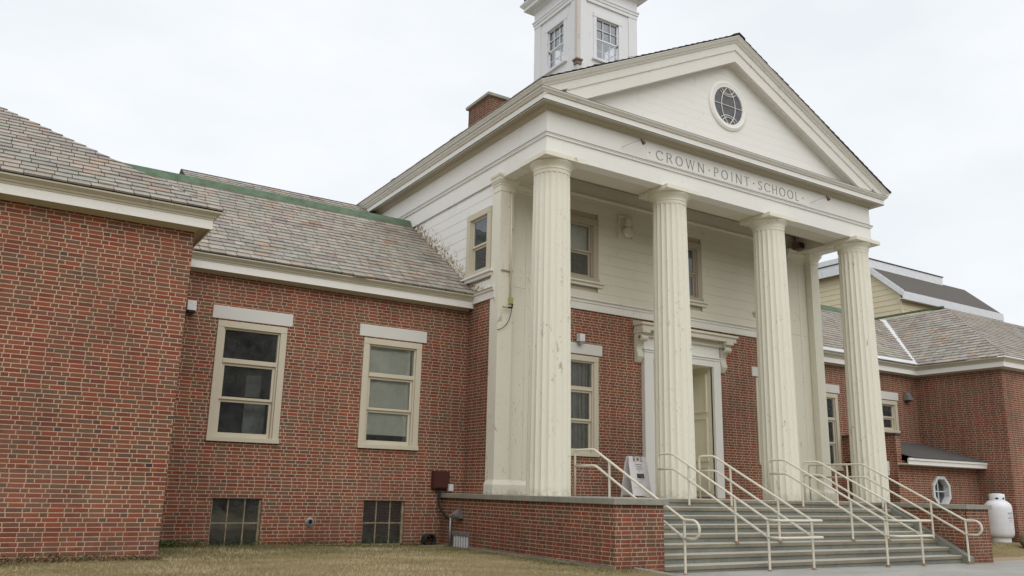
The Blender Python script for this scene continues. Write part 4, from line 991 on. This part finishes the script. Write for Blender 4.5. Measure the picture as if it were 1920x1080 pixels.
# ---------------------------------------------------------------- handrails
def rounded(pts, r=.09, n=5):
    pts = [Vector(p) for p in pts]; out = [pts[0]]
    for a, b, c in zip(pts, pts[1:], pts[2:]):
        d1, d2 = (a-b), (c-b); rr = min(r, d1.length*.45, d2.length*.45); p0, p1 = b+d1.normalized()*rr, b+d2.normalized()*rr
        for i in range(n+1):
            t = i/n; out.append(p0*(1-t)**2+b*2*t*(1-t)+p1*t*t)
    out.append(pts[-1]); return out
RT = .024; YE = 10.58; ZT, ZL = .84, .53
def rail_z(y, top=True):
    zt0, ze = (ZT, -.40) if top else (ZL, -.70)
    yt = 13.04 if top else 13.0
    return zt0 if y >= yt else zt0+(ze-zt0)*(yt-y)/(yt-YE)
def floor_z(y):
    if y >= YT: return LZ
    i = int((YT-y)/TR)+1
    return LZ-RI*i if i < NR else gz(14, y)+.03
def handrail(xs, label, y0=13.47, loop=False, back=None):
    g = 'cream pipe handrails on the entrance steps'
    t = empty('handrail', (sum(xs)/len(xs), 11.8, -1.0), label, 'handrail', g)
    for x in xs:
        ys = back or [y0]
        tp = [(x, ys[-1], LZ), (x, ys[-1], ZT), (x, 13.04, ZT), (x, YE, -.40)]; lo = [(x, ys[-1], ZL), (x, 13.0, ZL), (x, YE, -.70)]
        if loop:
            R_ = .15; yy = YE-.20
            arcp = [(x, yy-R_*math.sin(math.pi*i/10), -.55+R_*math.cos(math.pi*i/10)) for i in range(11)]
            pts = rounded(tp[:-1]+[(x, YE, -.40)]+[(x, YE-.12, -.40)])[:-1]+[Vector(p) for p in arcp]+[Vector((x, YE, -.70))]
            MB().tube(pts, RT).build('top_rail', 'rail', t, smooth=True); MB().tube(rounded(lo), RT).build('lower_rail', 'rail', t, smooth=True)
        else:
            MB().tube(rounded(tp), RT).build('top_rail', 'rail', t, smooth=True); MB().tube(rounded(lo), RT).build('lower_rail', 'rail', t, smooth=True)
        for y in (([] if not back else back[:-1])+[12.57, 11.35, YE]):
            m = MB().tube([(x, y, floor_z(y)-.02), (x, y, rail_z(y))], RT*.95)
            m.build('post', 'rail', t, smooth=True, ang=40)
            MB().lathe((x, y, floor_z(y)), [(.055, 0), (.055, .008), (.034, .012), (.03, .035)], 14).build('base_plate', 'rustplate', t, smooth=True, ang=40)
    if len(xs) == 2:
        for z in (-.40, -.70):
            m = MB().tube(rounded([(xs[0], YE, z), (xs[0], YE-.27, z), (xs[1], YE-.27, z), (xs[1], YE, z)], .10), RT); m.build('end_bar', 'rail', t, smooth=True)
    return t
handrail([9.95], 'single handrail beside the left cheek wall, ending in a loop', loop=True, y0=13.66)
handrail([12.0, 13.2], 'double handrail on the steps in front of the second column from the left')
handrail([15.45, 16.65], 'double handrail on the steps in front of the third column from the left')
handrail([18.33], 'single handrail by the right cheek wall, running back along the landing', loop=True, back=[13.5, 14.65])

# ---------------------------------------------------------------- things fixed on or standing by the building
# a-frame sign
t = empty('sandwich_board', (12.27, 14.6, LZ), 'white folding sandwich board with small print and a dark picture on the landing', 'sign')
def sgn_p(u, v, side, d=0):   # u across, v up the leaning panel
    yy = -.24+.22*v; return Vector((u, side*(yy-d) if side > 0 else -(yy-d), v*.86))
def panel(side):
    m = MB(); w_ = .265
    def V(u, v, d=0):
        y = -(.19-.17*v)-d if side < 0 else (.19-.17*v)+d
        return (12.31+u, 14.55+y, LZ+.03+v*.86)
    def slab(u0, u1, v0, v1, d0=0, d1=.03):
        m.prism([V(u0, v0, d0), V(u1, v0, d0), V(u1, v1, d0), V(u0, v1, d0)], Vector(V(0, 0, d1))-Vector(V(0, 0, d0)))
    slab(-w_, w_, 0.0, .86); slab(-w_+.015, -.135, .86, 1.0); slab(-.05-.02, .07, .86, .885); slab(-.075, -.045, .885, 1.0); slab(.045, .075, .885, 1.0); slab(-.075, .075, .97, 1.0); slab(.135, w_-.015, .86, 1.0)
    slab(-w_, -w_+.03, -.035, 0); slab(w_-.03, w_, -.035, 0)
    return m, V
m, V = panel(-1); p1 = m.build('panel', 'sign', t, bevel=.006)
m = MB()
def ink(u0, u1, v0, v1, mt): mt.prism([V(u0, v0, .031), V(u1, v0, .031), V(u1, v1, .031), V(u0, v1, .031)], Vector(V(0, 0, .033))-Vector(V(0, 0, .031)))
Ri = random.Random(5)
for (v, h, u0, u1) in ((.78, .024, -.09, .09), (.735, .02, -.07, .08), (.69, .02, -.08, .11), (.645, .02, -.06, .08), (.60, .02, -.01, .02), (.40, .014, -.1, .12), (.365, .012, -.06, .06), (.33, .012, -.1, .05), (.20, .006, -.22, .22)):
    u = u0
    while u < u1:
        wl = Ri.uniform(.012, .035) if h > .01 else .52; ink(u, min(u+wl, u1), v, v+h*Ri.uniform(.75, 1), m); u += wl+.008
m.build('print', 'ink', p1)
m = MB(); ink(-.09, .12, .44, .56, m); m.build('picture', 'photo', p1)
m, V = panel(1); m.build('panel', 'sign', t, bevel=.006)

# floodlights on the frieze
for x, lab in ((11.45, 'rusty floodlight on a thin arm left of the school name'), (17.9, 'rusty floodlight on a thin arm right of the school name')):
    t = empty('floodlight', (x, 13.48, 7.72), lab, 'floodlight', 'floodlights on the portico frieze')
    MB().tube([(x-.38, 13.46, 7.60), (x-.2, 13.34, 7.70), (x, 13.24, 7.79)], .006, 8).build('arm', 'steel', t, smooth=True)
    a = Vector((x-.02, 13.22, 7.80)); d = Vector((.75, .1, -.45)).normalized(); m = MB()
    prof = [(.018, 0), (.022, .04), (.03, .05), (.045, .125), (.048, .135)]; q = d.to_track_quat('Z', 'Y')
    for r, h in prof:
        for j in range(14):
            an = 2*math.pi*j/14; m.v.append(tuple(a+q @ Vector((r*math.cos(an), r*math.sin(an), h))))
    for i in range(4):
        for j in range(14): m.f.append((i*14+j, i*14+(j+1) % 14, (i+1)*14+(j+1) % 14, (i+1)*14+j))
    m.f.append(tuple(range(14))); m.f.append(tuple(range(56, 70))); m.build('lamp_head', 'rust', t, smooth=True, ang=40)
def prop(name, label, cat, parts, loc, group=None):
    t = empty(name, loc, label, cat, group)
    for (pn, m, mt) in parts: m.build(pn, mt, t, bevel=.004)
    return t
prop('emergency_light', 'small white light box on the lintel right of the first column', 'light', [('housing', MB().box(11.40, 15.43, 3.48, 11.55, 15.575, 3.66), 'whitemetal'), ('lens', MB().box(11.42, 15.45, 3.42, 11.53, 15.56, 3.48), 'steel')], (11.47, 15.57, 3.5))
prop('emergency_light', 'small white light box high in the corner beside the left projecting wing', 'light', [('housing', MB().prism([(2.78, 16.64, 3.27), (2.78, 16.50, 3.27), (2.78, 16.54, 3.47), (2.78, 16.64, 3.47)], (.17, 0, 0)), 'whitemetal'), ('lens', MB().box(2.80, 16.51, 3.22, 2.93, 16.63, 3.27), 'dark')], (2.86, 16.64, 3.3))
prop('emergency_light', 'grey light box on the right brick wall under the eave corner', 'light', [('housing', MB().prism([(25.85, 16.64, 3.24), (25.85, 16.42, 3.24), (25.85, 16.52, 3.5), (25.85, 16.64, 3.5)], (.22, 0, 0)), 'steel'), ('lens', MB().box(25.88, 16.45, 3.20, 26.04, 16.62, 3.24), 'dark')], (25.95, 16.64, 3.3))
prop('loudspeaker', 'small dark brown loudspeaker at the porch ceiling beside the right pilaster', 'loudspeaker', [('cabinet', MB().box(18.98, 15.05, 6.99, 19.2, 15.3, 7.18), 'rust'), ('grille', MB().box(19.0, 15.03, 7.01, 19.18, 15.05, 7.16), 'dark'), ('bracket', MB().box(19.05, 15.15, 7.18, 19.12, 15.22, 7.53), 'steel')], (19.1, 15.2, 7.1))
# pipe and wiring on the left pilaster
t = empty('conduit', (9.32, 15.25, 4), 'thin cream conduit down the front of the left pilaster', 'conduit')
MB().tube([(9.31, 15.255, 6.66), (9.325, 15.255, 4.15)], .022, 10).build('pipe', 'rail', t, smooth=True)
MB().box(9.08, 15.245, 4.80, 9.38, 15.285, 4.83).build('clamp', 'crown', t); MB().box(9.29, 15.22, 4.06, 9.38, 15.285, 4.20).build('tag_plate', 'yellow', t)
t = empty('cable_connector', (9.3, 15.24, 3.9), 'yellow and black cable plug with a drooping wire on the left pilaster', 'cable')
MB().tube([(9.10, 15.20, 3.955), (9.23, 15.20, 3.955)], .02, 10).build('yellow_plug', 'yellow', t, smooth=True)
MB().tube([(9.24, 15.21, 3.955), (9.35, 15.22, 3.965), (9.36, 15.22, 4.05)], .02, 8).build('black_plug', 'dark', t, smooth=True)
cp = []
for i in range(17):
    s_ = i/16; cp.append((9.36-.36*s_**1.6, 15.25-.0*s_, 3.95-.52*s_+.10*math.sin(s_*math.pi)*-1))
MB().tube(cp, .008, 6).build('wire', 'dark', t, smooth=True)
# corner services
prop('junction_box', 'dark maroon electrical box on the brick wall in the left corner', 'electrical box', [('cabinet', MB().box(8.26, 16.50, .03, 8.64, 16.65, .40), 'boxred'), ('cover', MB().box(8.28, 16.485, .05, 8.62, 16.50, .38), 'boxred')], (8.45, 16.6, .2))
t = empty('electrical_conduit', (8.5, 16.5, -.5), 'grey bent conduit dropping from the maroon box to the ground', 'conduit')
MB().tube(rounded([(8.42, 16.56, .03), (8.42, 16.56, -.35), (8.55, 16.45, -.56), (8.42, 16.1, -.58)], .12), .022, 10).build('pipe', 'dark', t, smooth=True)
MB().tube([(8.49, 16.12, -.55), (8.49, 16.12, -1.2)], .028, 10).build('riser_pipe', 'steel', t, smooth=True)
prop('sensor', 'small white sensor box above the podium edge in the left corner', 'sensor', [('housing', MB().box(8.60, 16.42, -.02, 8.70, 16.5, .13), 'whitemetal'), ('stem', MB().box(8.64, 16.44, -.5, 8.66, 16.47, -.02), 'dark')], (8.65, 16.45, 0))
t = empty('flood_lamp', (8.5, 15.7, -.5), 'round grey flood lamp on the side of the podium', 'lamp')
m = MB(); a = Vector((8.40, 15.85, -.52)); d = Vector((.42, -.9, .2)).normalized(); q = d.to_track_quat('Z', 'Y'); prof = [(.03, -.08), (.05, -.04), (.06, 0), (.095, .1), (.10, .2)]
for r, h in prof:
    for j in range(18):
        an = 2*math.pi*j/18; m.v.append(tuple(a+q @ Vector((r*math.cos(an), r*math.sin(an), h))))
for i in range(4):
    for j in range(18): m.f.append((i*18+j, i*18+(j+1) % 18, (i+1)*18+(j+1) % 18, (i+1)*18+j))
m.f.append(tuple(range(18))); m.f.append(tuple(range(72, 90))); m.build('lamp_head', 'steel', t, smooth=True, ang=40)
MB().tube([(8.56, 15.98, -.58), (8.47, 15.93, -.54)], .02, 8).build('bracket', 'dark', t, smooth=True)
m = MB()
for i in range(6): m.box(8.515, 15.42+i*.105, -1.17, 8.535, 15.47+i*.105, -.92)
v = empty('vent_grille', (8.53, 15.7, -1.0), 'grey slatted vent low on the side of the podium', 'vent'); m.build('slats', 'whitemetal', v)
MB().box(8.505, 15.38, -.92, 8.545, 16.06, -.85).box(8.505, 15.38, -1.24, 8.545, 16.06, -1.17).box(8.53, 15.38, -1.17, 8.548, 16.06, -.92).build('frame', 'steel', v)
v = empty('drain_mouth', (8.3, 16.4, -1.15), 'black corrugated drain pipe mouth in the corner by the podium', 'drain pipe')
m = MB().lathe((8.2, 16.63, -1.05), [(.13, -.0), (.14, .04), (.13, .08), (.14, .12), (.13, .16), (.14, .2), (.105, .2), (.10, .05)], 22, 'y', cap=False); m.build('pipe', 'dark', v, smooth=True)
m = MB().box(8.0, 16.35, -1.24, 8.5, 16.6, -1.15); m.build('splash_block', 'base_stone', v, bevel=.02)
v = empty('wall_outlet_pipe', (5.58, 16.65, -.68), 'round grey green pipe outlet between the two basement windows', 'pipe')
MB().lathe((5.58, 16.65, -.68), [(.09, 0), (.09, .015), (.06, .02), (.06, .05), (.045, .05), (.045, .01)], 24, 'y', cap=False).build('flange', 'steel', v, smooth=True, ang=40)
MB().lathe((5.58, 16.64, -.68), [(.05, 0), (.05, .004)], 20, 'y').build('opening', 'dark', v)
# propane tank
v = empty('propane_tank', (26.0, 13.98, gz(26.0, 13.98)), 'tall white propane tank standing by the right brick corner', 'gas tank')
zb = -1.13
m = MB().lathe((26.0, 13.98, zb), [(.20, .10), (.30, .105), (.355, .16), (.375, .24), (.375, .92), (.37, 1.0), (.34, 1.08), (.27, 1.15), (.16, 1.19), (.001, 1.2)], 40); m.build('vessel', 'tank', v, smooth=True, ang=50)
n_ = 40; m = MB()
for rr, hh in ((.215, 1.13), (.215, 1.345), (.20, 1.37), (.195, 1.37), (.195, 1.13)):
    for j in range(n_): m.v.append((26.0+rr*math.cos(2*math.pi*j/n_), 13.98+rr*math.sin(2*math.pi*j/n_), zb+hh))
for i in range(4):
    for j in range(n_): m.f.append((i*n_+j, i*n_+(j+1) % n_, (i+1)*n_+(j+1) % n_, (i+1)*n_+j))
m.lathe((26.0, 13.98, zb), [(.2, 1.355), (.12, 1.38), (.001, 1.385)], 30, cap=False); m.build('collar', 'tank', v, smooth=True, ang=40)
m = MB()
for ang_ in (-152, -100): 
    a = math.radians(ang_); c_ = Vector((26.0+.216*math.cos(a), 13.98+.216*math.sin(a), zb+1.235)); tdir = Vector((-math.sin(a), math.cos(a), 0)); nrm = Vector((math.cos(a), math.sin(a), 0))
    pts = [c_+tdir*.045*math.cos(j*math.pi/6)+Vector((0, 0, .026*math.sin(j*math.pi/6))) for j in range(12)]; m.prism(pts, nrm*.004)
m.build('hand_hole', 'dark', v)
MB().lathe((26.0, 13.98, zb), [(.25, -.06), (.27, -.06), (.27, .12), (.25, .12)], 36, cap=False).build('foot_ring', 'tank', v, smooth=True, ang=40)
m = MB(); Ri = random.Random(8)
for (z_, h_, a0, a1) in ((.80, .03, -112, -84), (.76, .008, -112, -84), (.72, .02, -100, -94), (.66, .03, -112, -84), (.60, .008, -108, -86), (.56, .008, -108, -88)):
    a = a0
    while a < a1:
        da = Ri.uniform(2, 5) if h_ > .01 else a1-a0; n2 = max(1, int(da/2))
        for i in range(n2):
            t0, t1 = math.radians(a+da*i/n2), math.radians(min(a+da*(i+1)/n2, a1)); r_ = .377
            m.poly((26.0+r_*math.cos(t0), 13.98+r_*math.sin(t0), zb+z_), (26.0+r_*math.cos(t1), 13.98+r_*math.sin(t1), zb+z_), (26.0+r_*math.cos(t1), 13.98+r_*math.sin(t1), zb+z_+h_), (26.0+r_*math.cos(t0), 13.98+r_*math.sin(t0), zb+z_+h_))
        a += da+1.2
m.build('print', 'ink', v, fix=False)
# boulder at the right edge
bm = bmesh.new(); bmesh.ops.create_icosphere(bm, subdivisions=4, radius=.34); Rb = random.Random(1)
from mathutils import noise as mnoise
for v_ in bm.verts:
    d = 1+.22*mnoise.noise(v_.co*2.4)+.07*mnoise.noise(v_.co*7); v_.co *= d; v_.co.z *= .8
me = bpy.data.meshes.new('boulder'); bm.to_mesh(me); bm.free(); me.materials.append(M['boulder']); me.polygons.foreach_set('use_smooth', [True]*len(me.polygons))
o = bpy.data.objects.new('boulder', me); COL.objects.link(o); o.location = (25.35, 12.75, gz(26, 13)+.2); tag(o, 'brown rounded boulder in the grass right of the propane tank', 'boulder')
